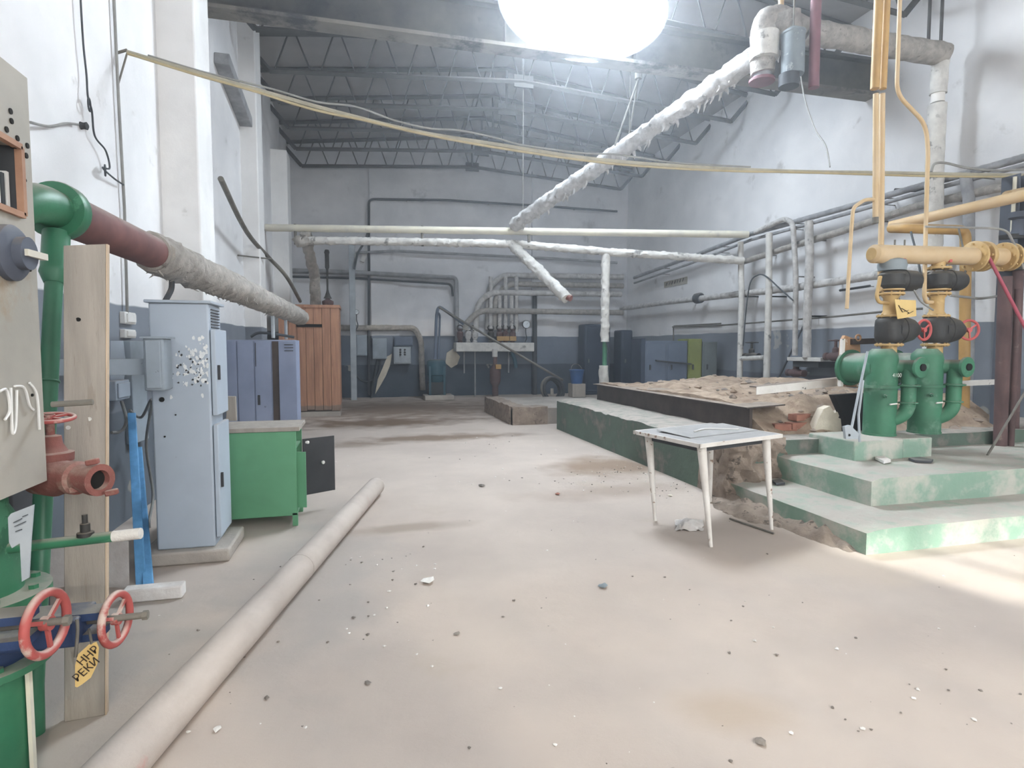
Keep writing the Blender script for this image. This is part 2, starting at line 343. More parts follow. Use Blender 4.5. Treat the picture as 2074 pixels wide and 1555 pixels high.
def text(body, loc, ax, up, size, m_, parent, name='lettering'):
    cu = bpy.data.curves.new(name, 'FONT'); cu.body = body; cu.size = size; cu.extrude = .0006; cu.align_x = 'CENTER'; cu.align_y = 'CENTER'
    cu.materials.append(m_)
    tmp = bpy.data.objects.new('tmp', cu); C.objects.link(tmp)
    me = bpy.data.meshes.new_from_object(tmp.evaluated_get(bpy.context.evaluated_depsgraph_get())); bpy.data.objects.remove(tmp)
    o = bpy.data.objects.new(name, me); C.objects.link(o)
    ax = V(ax).normalized(); up = V(up).normalized(); nn = ax.cross(up)
    M = Matrix((ax, up, nn)).transposed().to_4x4(); M.translation = V(loc)
    o.matrix_world = M
    if parent is not None:
        q = parent; off = V(0, 0, 0)
        while q is not None: off += q.location; q = q.parent
        o.parent = parent; o.location = V(loc) - off
    return o
def handwheel(parent, c, axis, R, m_, spokes=3, name='handwheel', rr=.1):
    w = MB().torus(c, axis, R, R * rr).build(name, m_, parent)
    a, b = frame(V(axis)); sp = MB()
    for k in range(spokes):
        an = 2 * math.pi * k / spokes + .4; d = a * math.cos(an) + b * math.sin(an); sp.bar(V(c), V(c) + d * R, R * .14, R * .1, V(axis))
    sp.cyl(V(c) - V(axis).normalized() * R * .12, V(c) + V(axis).normalized() * R * .16, R * .24, n=14)
    sp.build('spoke', m_, w)
    return w
def flange(parent, p, axis, r, t, m_, bolts=6, name='flange', n=24):
    ax = V(axis).normalized(); p = V(p)
    f = MB().lathe(p - ax * t / 2, ax, [(r * .97, 0), (r, t * .12), (r, t * .88), (r * .97, t)], n).build(name, m_, parent)
    a, b = frame(ax); mb = MB()
    for k in range(bolts):
        an = 2 * math.pi * k / bolts; q = p + (a * math.cos(an) + b * math.sin(an)) * r * .82
        mb.cyl(q - ax * t * .95, q + ax * t * .95, r * .075, n=6)
    if bolts: mb.build('bolts', m_, f)['kind'] = 'stuff'
    return f
# ================================================================== STRUCTURE
XL, XR, YE = -1.95, 8.4, 17.7
ZE, ZR, XM = 7.15, 7.75, (XL + XR) / 2          # roof height at the eaves and at the ridge
floor = MB().box((XL - .3, YB - .3, -.2), (XR + .3, YE + .3, 0)).build('floor', M_floor); struct(floor)
struct(MB().box((XL - .3, YB, 0), (XL, YE, 7.7)).build('wall_left', M_wall))
struct(MB().box((XR, YB, 0), (XR + .3, YE, 7.7)).build('wall_right', M_wall))
wend = struct(MB().prism([(XL - .3, YE, 0), (XR + .3, YE, 0), (XR + .3, YE, 7.3), (XM, YE, 8.1), (XL - .3, YE, 7.3)], (0, .3, 0)).build('wall_far', M_wallE))
for x0, x1 in ((.25, 1.05), (5.15, 5.95)):
    MB().box((x0, YE - .1, 0), (x1, YE + .02, 6.9)).build('pilaster', M_wallE, wend)
# wall behind the camera with three tall mullioned windows
wb = MB(); xs = [XL - .3] + [v for w in WIN for v in w] + [XR + .3]
for k in range(0, len(xs), 2): wb.box((xs[k], YB - .3, 0), (xs[k + 1], YB, 8.2))
for a, b in WIN: wb.box((a, YB - .3, 0), (b, YB, WZ[0])); wb.box((a, YB - .3, WZ[1]), (b, YB, 8.2))
struct(wb.build('wall_near', M_wall))
for k, (a, b) in enumerate(WIN):
    w = MB(); z0, z1 = WZ
    for x in (a, b - .08): w.box((x, YB - .2, z0), (x + .08, YB - .1, z1))
    for z in (z0, z1 - .08): w.box((a, YB - .2, z), (b, YB - .1, z + .08))
    for i in (1, 2, 3): x = a + (b - a) * i / 4; w.box((x - .03, YB - .19, z0), (x + .03, YB - .11, z1))
    for i in (1, 2, 3): z = z0 + (z1 - z0) * i / 4; w.box((a, YB - .19, z - .03), (b, YB - .11, z + .03))
    wo = struct(w.build('window_%d' % (k + 1), M_greycol))
    for i in range(4):
        for j in range(4):
            x = a + (b - a) * i / 4; z = z0 + (z1 - z0) * j / 4
            MB().box((x + .03, YB - .155, z + .03), (x + (b - a) / 4 - .03, YB - .15, z + (z1 - z0) / 4 - .03)).build('pane', M_glass if k == 2 else M_glassDim, wo)
# roof of two gentle slopes with a skylight opening on the ridge
SX0, SX1, SY0, SY1 = 2.35, 5.15, 8.75, 10.75
def roof_z(x): return ZE + (ZR - ZE) * (1 - abs(x - XM) / (XM - XL))
rf = MB()
def roofpiece(x0, x1, y0, y1):
    pts = [x0] + ([XM] if x0 < XM < x1 else []) + [x1]
    for a, b in zip(pts, pts[1:]):
        rf.prism([(a, y0, roof_z(a)), (b, y0, roof_z(b)), (b, y0, roof_z(b) + .15), (a, y0, roof_z(a) + .15)], (0, y1 - y0, 0))
roofpiece(XL - .3, XR + .3, YB - .3, SY0); roofpiece(XL - .3, XR + .3, SY1, YE + .3)
roofpiece(XL - .3, SX0, SY0, SY1); roofpiece(SX1, XR + .3, SY0, SY1)
ceil = struct(rf.build('ceiling', M_ceil))
for x in (SX0, SX1): MB().box((x - .05, SY0 - .05, roof_z(x) - .05), (x + .05, SY1 + .05, roof_z(x) + .45)).build('skylight_curb', M_greycol, ceil)
for y in (SY0, SY1): MB().box((SX0, y - .05, ZR - .2), (SX1, y + .05, ZR + .3)).build('skylight_curb', M_greycol, ceil)
for i in range(1, 5):
    x = SX0 + (SX1 - SX0) * i / 5; MB().box((x - .03, SY0, ZR + .12), (x + .03, SY1, ZR + .2)).build('glazing_bar', M_greycol, ceil)
for i in range(5):
    x = SX0 + (SX1 - SX0) * i / 5; MB().box((x + .03, SY0 + .05, ZR + .15), (x + (SX1 - SX0) / 5 - .03, SY1 - .05, ZR + .16)).build('pane', M_glassDim, ceil)
# pillars of the left wall
for k, (y0, y1, xf, zt) in enumerate(((6.7, 7.3, -1.6, 7.3), (10.85, 11.4, -1.68, 7.2), (14.3, 14.9, -1.6, 5.92))):
    struct(tag(MB().box((XL - .02, y0, 0), (xf, y1, zt)).build('pillar_%d' % (k + 1), M_pillar, bevel=.02), ['white pillar beside the tall blue cabinet', 'white pillar behind the wide blue locker', 'short white pillar beside the plank cupboard'][k], 'pillar'))
# ledge that runs along the left wall high up
lg = P(452, 118, X=XL + .12); l2 = P(507, 264, X=XL + .12)
tag(MB().bar((XL + .1, lg.y, lg.z), (XL + .1, l2.y, l2.z), .2, .16).build('wall_duct', M_pipeG, bevel=.01), 'grey duct fixed high on the left white wall', 'duct')

# trusses
TY = [17.4 - 1.43 * k for k in range(9)]
ORD = ['first', 'second', 'third', 'fourth', 'fifth', 'sixth', 'seventh', 'eighth', 'ninth']
def truss(y, k):
    t = thing('roof_truss', 'dark steel lattice roof truss, %s from the far end wall' % ORD[k], 'truss', (XM, y, 6.4), 'roof trusses')
    zb = lambda x: 6.46 + .36 * (1 - abs(x - XM) / (XM - XL))
    zt = lambda x: roof_z(x) - .05
    xa, xb = XL + .38, XR - .38
    MB().tube([(xa, y, zb(xa)), (XM, y, zb(XM)), (xb, y, zb(xb))], .05, 4).build('bottom_chord', M_truss, t)
    MB().tube([(XL, y, zt(XL)), (XM, y, zt(XM)), (XR, y, zt(XR))], .055, 4).build('top_chord', M_truss, t)
    for sgn, x0, x1 in ((1, XL - .05, xa), (-1, XR + .05, xb)):
        MB().tube([(x0, y, 6.98), (x1, y, zb(x1))], .05, 4).build('end_diagonal', M_truss, t)
    n = 12
    for i in range(n):
        a = xa + (xb - xa) * i / n; b = xa + (xb - xa) * (i + 1) / n; mm = (a + b) / 2
        MB().tube([(a + .08, y, zb(a)), (mm - .06, y, zt(mm))], .016, 5).build('web_bar', M_truss, t)
        MB().tube([(mm + .06, y, zt(mm)), (b - .08, y, zb(b))], .016, 5).build('web_bar', M_truss, t)
    MB().tube([(XM, y, zb(XM)), (XM, y, zt(XM))], .03, 4).build('king_post', M_truss, t)
    MB().box((XM - .2, y - .02, zb(XM) - .12), (XM + .2, y + .02, zb(XM) + .12)).build('gusset_plate', M_truss, t)
for k, y in enumerate(TY): truss(y, k)
# deep girder under the trusses
gy = 8.3; g = thing('crane_girder', 'deep sooty steel girder spanning the hall below the trusses', 'girder', (XM, gy, 5.7))
MB().box((XL - .1, gy - .14, 5.66), (XR + .1, gy + .14, 5.71)).build('bottom_flange', M_flange, g)
MB().box((XL - .1, gy - .02, 5.71), (XR + .1, gy + .02, 6.2)).build('web_plate', M_beam, g)
MB().box((XL - .1, gy - .14, 6.2), (XR + .1, gy + .14, 6.25)).build('top_flange', M_beam, g)
for x in (0, 2, 4, 6): MB().box((x - .01, gy - .12, 5.71), (x + .01, gy + .12, 6.2)).build('stiffener', M_beam, g)

# ================================================================== RIGHT: steps, platform, broken boiler base
def lump(mb, x0, x1, y0, y1, zf, nu, nv, zb=0):
    """closed solid with a height field as its top"""
    g0 = len(mb.v); mb.grid(lambda u, v: (x0 + (x1 - x0) * u, y0 + (y1 - y0) * v, zf(x0 + (x1 - x0) * u, y0 + (y1 - y0) * v)), nu, nv)
    top = mb.v[g0:]; w = nu + 1
    rim = [i for i in range(w)] + [j * w + nu for j in range(1, nv + 1)] + [nv * w + i for i in range(nu - 1, -1, -1)] + [j * w for j in range(nv - 1, 0, -1)]
    a = [top[i] for i in rim]; n = len(a)
    mb.add(a + [(p[0], p[1], zb) for p in a], [(i, (i + 1) % n, n + (i + 1) % n, n + i) for i in range(n)])
    return mb
nz = lambda x, y, s, k=0: noise.noise(V(x * s, y * s, k))
st = struct(tag(lump(MB(), 3.4, XR, 3.27, 4.9, lambda x, y: .176 - .02 * max(0, 1 - (x - 3.4) / .12) + .006 * nz(x, y, 3), 60, 16).build('floor_step_lower', M_step), 'lower green painted concrete step below the burners', 'step'))
st2 = struct(tag(lump(MB(), 3.95, XR, 3.77, 4.9, lambda x, y: .40 + .006 * nz(x, y, 3, 2) - .02 * max(0, 1 - (x - 3.95) / .06), 60, 14, .15).build('floor_step_upper', M_step), 'upper green painted concrete step under the burners', 'step'))
pl = tag(lump(MB(), 3.36, XR, 4.86, 9.9, lambda x, y: .54 + .012 * nz(x, y, 2) - .03 * max(0, 1 - (x - 3.36) / .1) * (1 + nz(x, y, 6)), 40, 60).build('boiler_platform', M_plat), 'long low concrete platform with worn green sides', 'platform')
# crumbled near corner of the platform
def crumb(p, base, amp): return p + V(nz(p.y, p.z, 7, base), nz(p.x, p.z, 7, base + 3), nz(p.x, p.y, 7, base + 6)) * amp
mb = MB()
A = [P(1440, 905, Y=4.78), P(1540, 900, Y=4.78), P(1560, 935, Y=4.72), P(1530, 1000, Y=4.70), P(1490, 1012, Y=4.62), P(1445, 980, Y=4.72)]
cen = sum(A, V(0, 0, 0)) / 6
def corner(u, v):
    x = 3.27 + (4.02 - 3.27) * u; z = .02 + .56 * v
    w = 1 - abs(u - .45) * 1.2
    y = 4.93 - .22 * w * (1 - .35 * v) + .10 * nz(x * 1.3, z, 7) + .05 * nz(x, z, 17)
    return (x + .03 * nz(z, x, 9, 4), y, z + .03 * nz(x, z, 8, 9))
mb.grid(corner, 26, 22)
mb.add([corner(i / 26, 1) for i in range(27)] + [(3.27 + .75 * i / 26, 5.3, .545) for i in range(27)], [(i, i + 1, 28 + i, 27 + i) for i in range(26)])
mb.build('crumbled_corner', M_broken, pl)
mb = MB()
def side_c(u, v):
    y = 4.72 + .55 * u; z = .02 + .52 * v * (1 - .15 * u)
    return (3.345 - .06 * (1 - u) - .03 * (1 - v) + .05 * nz(y, z, 8, 2) * (1 - u), y, z)
mb.grid(side_c, 20, 14); mb.build('crumbled_side', M_broken, pl)
# base slab: dark sheet edge, rubble bed, broken brick end
bs = thing('boiler_foundation', 'broken boiler foundation covered in brown rubble on the platform', 'foundation', (5.6, 7.5, .54))
MB().box((4.05, 5.45, .53), (4.085, 9.7, .80)).build('side_plate', M_sheet, bs)
MB().prism([(3.98, 5.4, .80), (4.5, 5.45, .82), (4.5, 9.75, .82), (3.98, 9.72, .80)], (0, 0, .014)).build('sheet_edge', M_sheet, bs)
def rub(x, y):
    z = .84 + .10 * nz(x, y, 1.1) + .05 * nz(x, y, 3.1, 1) + .025 * nz(x, y, 8, 2)
    z += .10 * math.exp(-((x - 6.2) / 1.0) ** 2 - ((y - 8.3) / 1.3) ** 2)
    e = max(0, min(1, (y - 5.0 - .25 * nz(x, 0, 2.2, 5)) / .75)); e = e * e * (3 - 2 * e)
    z = .50 + (z - .50) * e
    ex = max(0, min(1, (x - 4.05) / .25)); z = .825 + (z - .825) * (.25 + .75 * ex) if y > 5.6 else z
    return z
lump(MB(), 4.1, 7.3, 5.0, 9.7, rub, 110, 150, .53).build('rubble_bed', M_rubble, bs)
# bricks left in the broken end
for i, (x, y, z, a) in enumerate([(4.55, 5.32, .615, .1), (4.80, 5.30, .61, -.08), (4.62, 5.36, .70, .2), (4.92, 5.34, .695, .02), (4.40, 5.34, .60, -.3)]):
    MB().obox((x, y, z), (.24, .12, .07), (math.cos(a), math.sin(a), 0), (-math.sin(a), math.cos(a), 0), (0, 0, 1)).build('brick', M_brickM, bs, bevel=.006)
pp = [P(x, y, Y=5.16) for x, y in [(1652, 884), (1648, 872), (1658, 848), (1668, 828), (1682, 822), (1690, 836), (1704, 832), (1698, 846), (1716, 852), (1704, 866), (1706, 886)]]
MB().prism(pp, (0, .09, 0)).build('plaster_patch', M_plaster, bs)
a, b = P(1532, 797, Y=5.4), P(1738, 775, Y=5.4)
MB().obox((a + b) / 2 + V(0, 0, .03), ((b - a).length, .01, .085), (b - a).normalized(), (0, 1, 0), (0, 0, 1)).build('edge_angle', M_whitepeel, bs, label='white peeling steel angle')
MB().obox((a + b) / 2 + V(0, .06, .07), ((b - a).length, .12, .01), (b - a).normalized(), (0, 1, 0), (0, 0, 1)).build('edge_angle', M_sheet, bs)
for i in range(130):
    x, y = random.uniform(4.25, 7.1), 5.05 + 4.4 * random.random() ** 1.5; z = rub(x, y)
    MB().chip((x, y, z + .008), random.uniform(.02, .085)).build('rubble_lump', random.choice([M_rubble, M_rubble, M_broken, M_stone]), bs)
# dark gap behind the burner, boiler front plate
bp = thing('boiler_front_plate', 'rusty orange boiler front plate with flaking white edge beside the burner', 'metal plate', P(1710, 790, Y=5.12))
q = [P(x, y, Y=5.12) for x, y in [(1702, 782), (1706, 690), (1712, 679), (1742, 690), (1745, 785)]]
MB().prism(q, (0, .04, 0)).build('plate', M_orangeP, bp)
MB().bar(P(1702, 782, Y=5.1), P(1707, 686, Y=5.1), .035, .035).build('edge_strip', M_whitepeel, bp)
MB().bar(P(1722, 692, Y=5.12), P(1790, 690, Y=5.12), .09, .06).build('bracket', M_sheet, bp)
MB().torus(P(1738, 684, Y=5.08), (0, 1, 0), .03, .01).build('ring', M_orangeP, bp)
MB().prism([P(x, y, Y=5.10) for x, y in [(1690, 800), (1750, 796), (1752, 888), (1716, 888), (1712, 850)]], (0, .08, 0)).build('gap_black_sheet', M_hole, bp)  # flat black sheet put in for the dark gap behind the burner

# ---------------------------------------------------------------- burners
BY = 4.72
def burner(px, k):
    ax = P(px, 800, Y=BY); X = ax.x
    t = thing('gas_burner', ['green upright gas burner cylinder nearer the boiler base, marked 4100', 'green upright gas burner cylinder beside the yellow vertical pipe'][k], 'burner', (X, BY, .59), 'green burners')
    z0 = .585; r = .145
    MB().lathe((X, BY, z0), (0, 0, 1), [(r * 1.04, 0), (r * 1.04, .02), (r, .02), (r, .47), (r * 1.15, .47), (r * 1.15, .495), (r, .495), (r, .76), (r * .92, .81), (r * .6, .86)], 32).build('cylinder', M_greenB, t)
    MB().cyl((X, BY, z0 + .66), (X - .01, BY + .42, z0 + .66), .155, n=28).build('air_drum', M_greenB, t)
    MB().lathe((X - .005, BY + .36, z0 + .66), (0, 1, 0), [(.19, 0), (.19, .03)], 28).build('drum_collar', M_greenB, t)
    # front elbow
    ex = X + .17
    el = MB().tube(fillet([(X + .04, BY - .06, z0 + .68), (ex, BY - .10, z0 + .68), (ex + .01, BY - .26, z0 + .68)], .06), .07, 18).build('gas_inlet', M_greenB, t)
    fl = flange(t, (ex + .01, BY - .27, z0 + .68), (.1, -1, 0), .10, .03, M_greenB, 0, 'blank_flange')
    MB().cyl((ex + .012, BY - .30, z0 + .68), (ex + .012, BY - .275, z0 + .68), .035, n=16).build('bore', M_hole, fl)
    MB().tube(fillet([(ex, BY - .16, z0 + .66), (ex, BY - .16, z0 + .22), (X + .02, BY - .03, z0 + .12)], .2, 8), .066, 18).build('downpipe', M_greenB, t)
    flange(t, (ex, BY - .16, z0 + .50), (0, 0, 1), .10, .016, M_greenB, 4, 'clamp_flange')
    flange(t, (ex, BY - .16, z0 + .33), (0, 0, 1), .085, .014, M_greenB, 4, 'clamp_flange')
    MB().lathe((X - .10, BY - .15, z0 + .40), (-.4, -1, 0), [(.02, 0), (.02, .03), (.012, .03), (.012, .05)], 12).build('plug', M_greenB, t)
    MB().tube([(X - .06, BY - .17, z0 + .32), (X + .02, BY - .172, z0 + .325)], .008, 6).build('pin', M_whitepeel, t)
    if k == 0: text('4100', (X + .03, BY - r - .008, z0 + .60), (1, 0, 0), (0, 0, 1), .055, M_inkW, t)
    return t
burner(1783, 0); burner(1874, 1)
pad = thing('concrete_pad', 'pale green concrete pad in two blocks carrying the burners', 'pad', (5, 4.6, .4))
q0, q1, q2 = P(1716, 930, Z=.4), P(1842, 935, Z=.4), P(1912, 930, Z=.4)
MB().box((4.42, 4.42, .38), (4.985, 5.0, .585)).build('block', M_step, pad, bevel=.012)
MB().box((5.0, 4.44, .38), (5.36, 5.0, .585)).build('block', M_step, pad, bevel=.012)

# gas valve trains above the burners
ZP = lambda px, py: P(px, py, Y=BY)
def train(px, k):
    b = ZP(px, 712); X = b.x; z = lambda py: ZP(px, py).z
    t = thing('gas_valve_train', ['yellow gas pipe with two black valves above the burner marked 4100', 'yellow gas pipe with two black valves beside the tall yellow pipe'][k], 'valve', (X, BY, b.z), 'gas valve trains')
    MB().cyl((X, BY, z(718)), (X, BY, z(698)), .07, n=22).build('neck', M_yel, t)
    flange(t, (X, BY, z(698)), (0, 0, 1), .125, .02, M_yel, 8)
    # lower valve : bulging black body with handwheel on +X
    yc = z(668)
    MB().lathe((X, BY, z(694)), (0, 0, 1), [(.10, 0), (.125, .03), (.13, .07), (.13, z(642) - z(694) - .07), (.125, z(642) - z(694) - .03), (.10, z(642) - z(694))], 24).build('valve_body', M_black, t)
    MB().lathe((X + .02, BY - .01, yc), (1, -.12, 0), [(.13, 0), (.135, .06), (.138, .10), (.11, .2), (.06, .27), (.035, .285)], 24).build('gear_housing', M_black, t)
    MB().torus((X + .09, BY - .02, yc), (1, -.12, 0), .134, .008).build('housing_rib', M_black, t)
    MB().cyl((X + .28, BY - .04, yc), (X + .36, BY - .05, yc), .014, n=10).build('stem', M_black, t)
    handwheel(t, (X + .345, BY - .075, yc), (.1, -1, 0) if k == 0 else (-.25, -.97, 0), .098, M_redwheel2, 3, rr=.13)
    flange(t, (X, BY, z(640)), (0, 0, 1), .12, .02, M_yel, 8)
    MB().lathe((X, BY, z(638)), (0, 0, 1), [(.085, 0), (.065, .04), (.065, z(598) - z(638) - .03), (.085, z(598) - z(638))], 22).build('spool_pipe', M_yel, t)
    flange(t, (X, BY, z(595)), (0, 0, 1), .12, .022, M_yel, 8)
    flange(t, (X, BY, z(587)), (0, 0, 1), .115, .016, M_yel, 0)
    yc = z(568)
    MB().lathe((X, BY, z(584)), (0, 0, 1), [(.09, 0), (.12, .03), (.12, z(550) - z(584) - .03), (.09, z(550) - z(584))], 24).build('valve_body', M_black, t)
    MB().lathe((X + .02, BY - .01, yc), (1, -.1, 0), [(.1, 0), (.105, .08), (.112, .085), (.112, .1), (.105, .1), (.1, .22), (.08, .26), (.02, .265)], 24).build('actuator', M_black, t)
    MB().cyl((X + .27, BY - .035, yc), (X + .34, BY - .04, yc), .014, n=8).build('cable_gland', M_black, t)
    flange(t, (X, BY, z(543)), (0, 0, 1), .115, .02, M_yel if k else M_zinc, 6)
    MB().cyl((X, BY, z(545)), (X, BY, z(515)), .06, n=20).build('riser', M_yel, t)
    MB().box((X + .055, BY - .075, z(532)), (X + .085, BY - .05, z(516))).build('red_mark', M_redwheel2, t)
    if k == 0:
        MB().lathe((X, BY, z(548)), (0, 0, 1), [(.12, 0), (.13, .05), (.12, .1), (.07, .12)], 20).build('bonnet', M_zinc, t)
        mb = MB(); mb.prism([P(x, y, Y=BY - .17) for x, y in [(1812, 606), (1855, 608), (1856, 640), (1818, 646)]], (0, .004, 0))
        tg = tag(mb.build('warning_plate', M_tag), 'bent yellow warning plate wired to the gas pipe', 'sign')
        for (x, y, x2, y2) in [(1820, 618, 1828, 632), (1828, 632, 1840, 628), (1826, 624, 1842, 634), (1838, 636, 1850, 630)]:
            MB().bar(P(x, y, Y=BY - .176), P(x2, y2, Y=BY - .176), .008, .003).build('scrawl', M_ink, tg)
        MB().tube([P(1822, 608, Y=BY - .17), V(X + .04, BY - .06, z(604))], .004, 5).build('wire', M_rod, tg)
    return t
train(1800, 0); train(1893, 1)
# header
h = thing('gas_header', 'thick yellow horizontal gas header pipe with big flanges above the valves', 'pipe', P(1900, 520, Y=BY), )
a, b = P(1765, 514, Y=BY), P(2060, 521, Y=BY)
ax = (b - a).normalized()
MB().lathe(a, ax, [(.06, 0), (.090, .025), (.090, (b - a).length)], 26).build('pipe_run', M_yelC, h)
MB().cyl(a - ax * .004, a + ax * .02, .06, n=20).build('end_cap', M_yel, h)
for px, r in ((1968, .155), (1985, .155), (2030, .15), (2044, .145)):
    pp_ = a.lerp(b, (px - 1765) / 295.); flange(h, pp_, ax, r, .03 if px != 1985 else .05, M_yel, 8)
for px in (1812, 1832):
    q = P(px, 500, Y=BY); MB().cyl(q, q + V(0, 0, .07), .008, n=8).build('nipple', M_rod, h)
# yellow vertical pipes hanging from the roof
def pipe(name, label, pts, r, m_, fil=.0, n=12, cat='pipe', brackets=None, group=None, rough=0.):
    if fil: pts = fillet(pts, fil)
    mb = MB()
    if rough: mb.rough(pts, r, rough, n=max(n, 12))
    else: mb.tube(pts, r, n)
    if brackets is None:
        return tag(mb.build(name, m_), label, cat, group)
    t = thing(name, label, cat, V(pts[0]), group); mb.build('pipe_run', m_, t)
    for p, w in brackets:
        p = V(p); q = p.copy()
        if w == 'R': q.x = XR
        elif w == 'L': q.x = XL
        elif w == 'E': q.y = YE
        elif w == 'F': q.z = 0
        elif w == 'T': q.z = roof_z(p.x)
        else: q = V(w)
        MB().bar(p, q, max(.012, r * .4), max(.012, r * .4)).build('bracket', M_rod, t)
    return t
def roofed(p): p = V(p); p.z = roof_z(p.x); return p
yp = P(1774, 450, Y=4.9); ypp = P(1788, 500, Y=4.9)
t = thing('gas_drop_pipe', 'twin yellow gas pipes dropping from the roof to the header', 'pipe', ypp)
MB().tube([roofed(P(1772, 300, Y=4.9)), P(1772, 180, Y=4.9)], .042, 14).build('sleeve', M_yelD, t)
MB().tube([roofed(P(1788, 300, Y=4.9)), P(1788, 180, Y=4.9)], .034, 14).build('sleeve', M_yelD, t)
MB().tube([P(1774, 190, Y=4.9), P(1773, 443, Y=4.9)], .027, 12).build('pipe_run', M_yelC, t)
MB().tube([P(1787, 190, Y=4.9), P(1785, 455, Y=4.9), P(1783, 592, Y=4.75)], .027, 12).build('pipe_run', M_yelC, t)
MB().tube(fillet([P(1783, 560, Y=4.70), P(1775, 600, Y=4.66), P(1780, 612, Y=4.66), P(1800, 614, Y=4.70)], .05), .018, 10).build('impulse_tube', M_yel, t)
MB().cyl(P(1773, 440, Y=4.9), P(1773, 452, Y=4.9), .03, n=12).build('end_plug', M_rod, t)
pipe('vent_pipe', 'thin yellow hooked vent pipe hanging free beside the twin pipes', [P(1776, 404, Y=4.9), P(1752, 404, Y=4.9), P(1728, 420, Y=4.9), P(1724, 470, Y=4.9), P(1715, 625, Y=4.85)], .018, M_yelC, .05)
pipe('vent_pipe', 'yellow cranked vent pipe bending beside the white insulated riser', [roofed(P(1816, 100, Y=4.9)), P(1816, 190, Y=4.9), P(1874, 250, Y=4.9), P(1880, 300, Y=4.9), P(1875, 460, Y=4.9), P(1872, 600, Y=4.7), P(1876, 612, Y=4.7), P(1890, 612, Y=4.72)], .02, M_yelC, .12)
t = thing('gas_main_pipe', 'yellow sloping gas main that elbows down to the floor', 'pipe', P(1955, 855, Y=5.5))
gm0, gm1 = P(1803, 458, Y=5.9), P(2090, 392, Y=4.6); MB().tube([gm0, gm1, gm0.lerp(gm1, (XR - .03 - gm0.x) / (gm1.x - gm0.x))], .06, 18).build('main_run', M_yelC, t)
MB().tube(fillet([P(1806, 462, Y=5.86), P(1830, 462, Y=5.6), P(1955, 466, Y=5.5), P(1956, 500, Y=5.5), P(1952, 852, Y=5.5), V(P(1952, 852, Y=5.5).x, 5.5, .52)], .12), .058, 18).build('down_pipe', M_yelD, t)
# dark posts and brown pipes at the edge of the picture
x0 = P(2035, 600, Y=5.2).x
t = thing('steel_post', 'tall dark blue steel channel post behind the pink rod', 'post', (x0, 5.2, .54))
MB().box((x0 - .06, 5.15, .53), (x0 + .06, 5.2, P(2035, 358, Y=5.2).z)).build('web', M_steelD, t)
for s2 in (-.07, .06): MB().box((x0 + s2, 5.05, .53), (x0 + s2 + .012, 5.25, P(2035, 358, Y=5.2).z)).build('channel_flange', M_steelD, t)
pipe('conduit', 'pale vertical conduit beside the dark steel post', [P(2056, 358, Y=5.1), P(2050, 470, Y=5.1)], .02, M_cream, brackets=[(P(2053, 420, Y=5.1), (x0, 5.15, P(2053, 420, Y=5.1).z))])
def floorp(p, z=.39): p = V(p); p.z = z; return p
pipe('riser_pipe', 'thick brown vertical pipe standing on the upper step', [P(2036, 560, Y=4.75), floorp(P(2036, 700, Y=4.75))], .062, M_brown, n=18)
pipe('riser_pipe', 'slim brown vertical pipe next to the thick brown one', [P(2062, 585, Y=4.7), floorp(P(2058, 700, Y=4.7))], .03, M_brown, n=14)
t = thing('gas_valve', 'grey black shut-off valve on a bracket at the steel post', 'valve', P(2060, 520, Y=5.0))
MB().lathe(P(2062, 548, Y=5.0), (0, 0, 1), [(.12, 0), (.12, .03), (.085, .04), (.085, .09), (.12, .10), (.12, .13)], 22).build('body', M_black, t)
MB().bar(P(2032, 480, Y=5.0), P(2100, 476, Y=5.0), .1, .05).build('yoke', M_black, t)
MB().lathe(P(2060, 478, Y=5.0), (0, 0, 1), [(.07, 0), (.05, .08), (.05, .18), (.09, .2), (.09, .26)], 20).build('bonnet', M_steelD, t)
MB().bar(P(2070, 470, Y=5.05), P(2075, 395, Y=5.05), .05, .04).build('yoke_arm', M_steelD, t)
MB().cyl(P(2040, 400, Y=5.05), P(2110, 385, Y=5.05), .075, n=18).build('pipe_stub', M_yelC, t)
MB().cyl(P(2062, 548, Y=5.0), floorp(P(2062, 700, Y=5.0), .53), .05, n=14).build('pipe_leg', M_brown, t)
pipe('pink_rod', 'pink red rod slanting past the steel post', [P(1998, 512, Y=4.62), P(2085, 680, Y=4.5)], .016, M_pink)
pipe('hose', 'grey cable sagging from the header past the post', spline([P(1875, 459, Y=4.8), P(1960, 461, Y=4.75), P(2030, 465, Y=4.7), P(2052, 490, Y=4.65), P(2074, 545, Y=4.6)]), .012, M_cableG, n=8)
pipe('cable', 'dark cable hanging down from the yellow elbow to the black valve', spline([P(1942, 464, Y=5.42), P(1950, 500, Y=5.2), P(1957, 540, Y=4.9), P(1948, 570, Y=4.72)]), .011, M_rod, n=8)
pipe('cable', 'dark cable looping between the two valve trains', spline([P(1845, 470, Y=5.3), P(1860, 530, Y=4.9), P(1866, 580, Y=4.66), P(1852, 572, Y=4.66)]), .011, M_cableD, n=8)
pipe('cable', 'pale cable hanging below the black actuator', spline([P(1850, 585, Y=4.66), P(1865, 610, Y=4.62), P(1890, 628, Y=4.63)]), .009, M_cableG, n=8)
MBc = MB(); MBc.tube(spline([P(1925, 598, Y=5.0), P(1960, 602, Y=5.0), P(1990, 604, Y=5.05), P(2035, 597, Y=5.14)]), .014, 8)
tag(MBc.build('cable', M_cableG), 'grey cable run between the riser and the steel post', 'cable')
pipe('rebar_rod', 'thin rusty rod leaning on the brown pipe above the step', [floorp(P(2000, 922, Z=.4), .4), P(2090, 770, Y=4.6)], .012, M_rod, n=8)
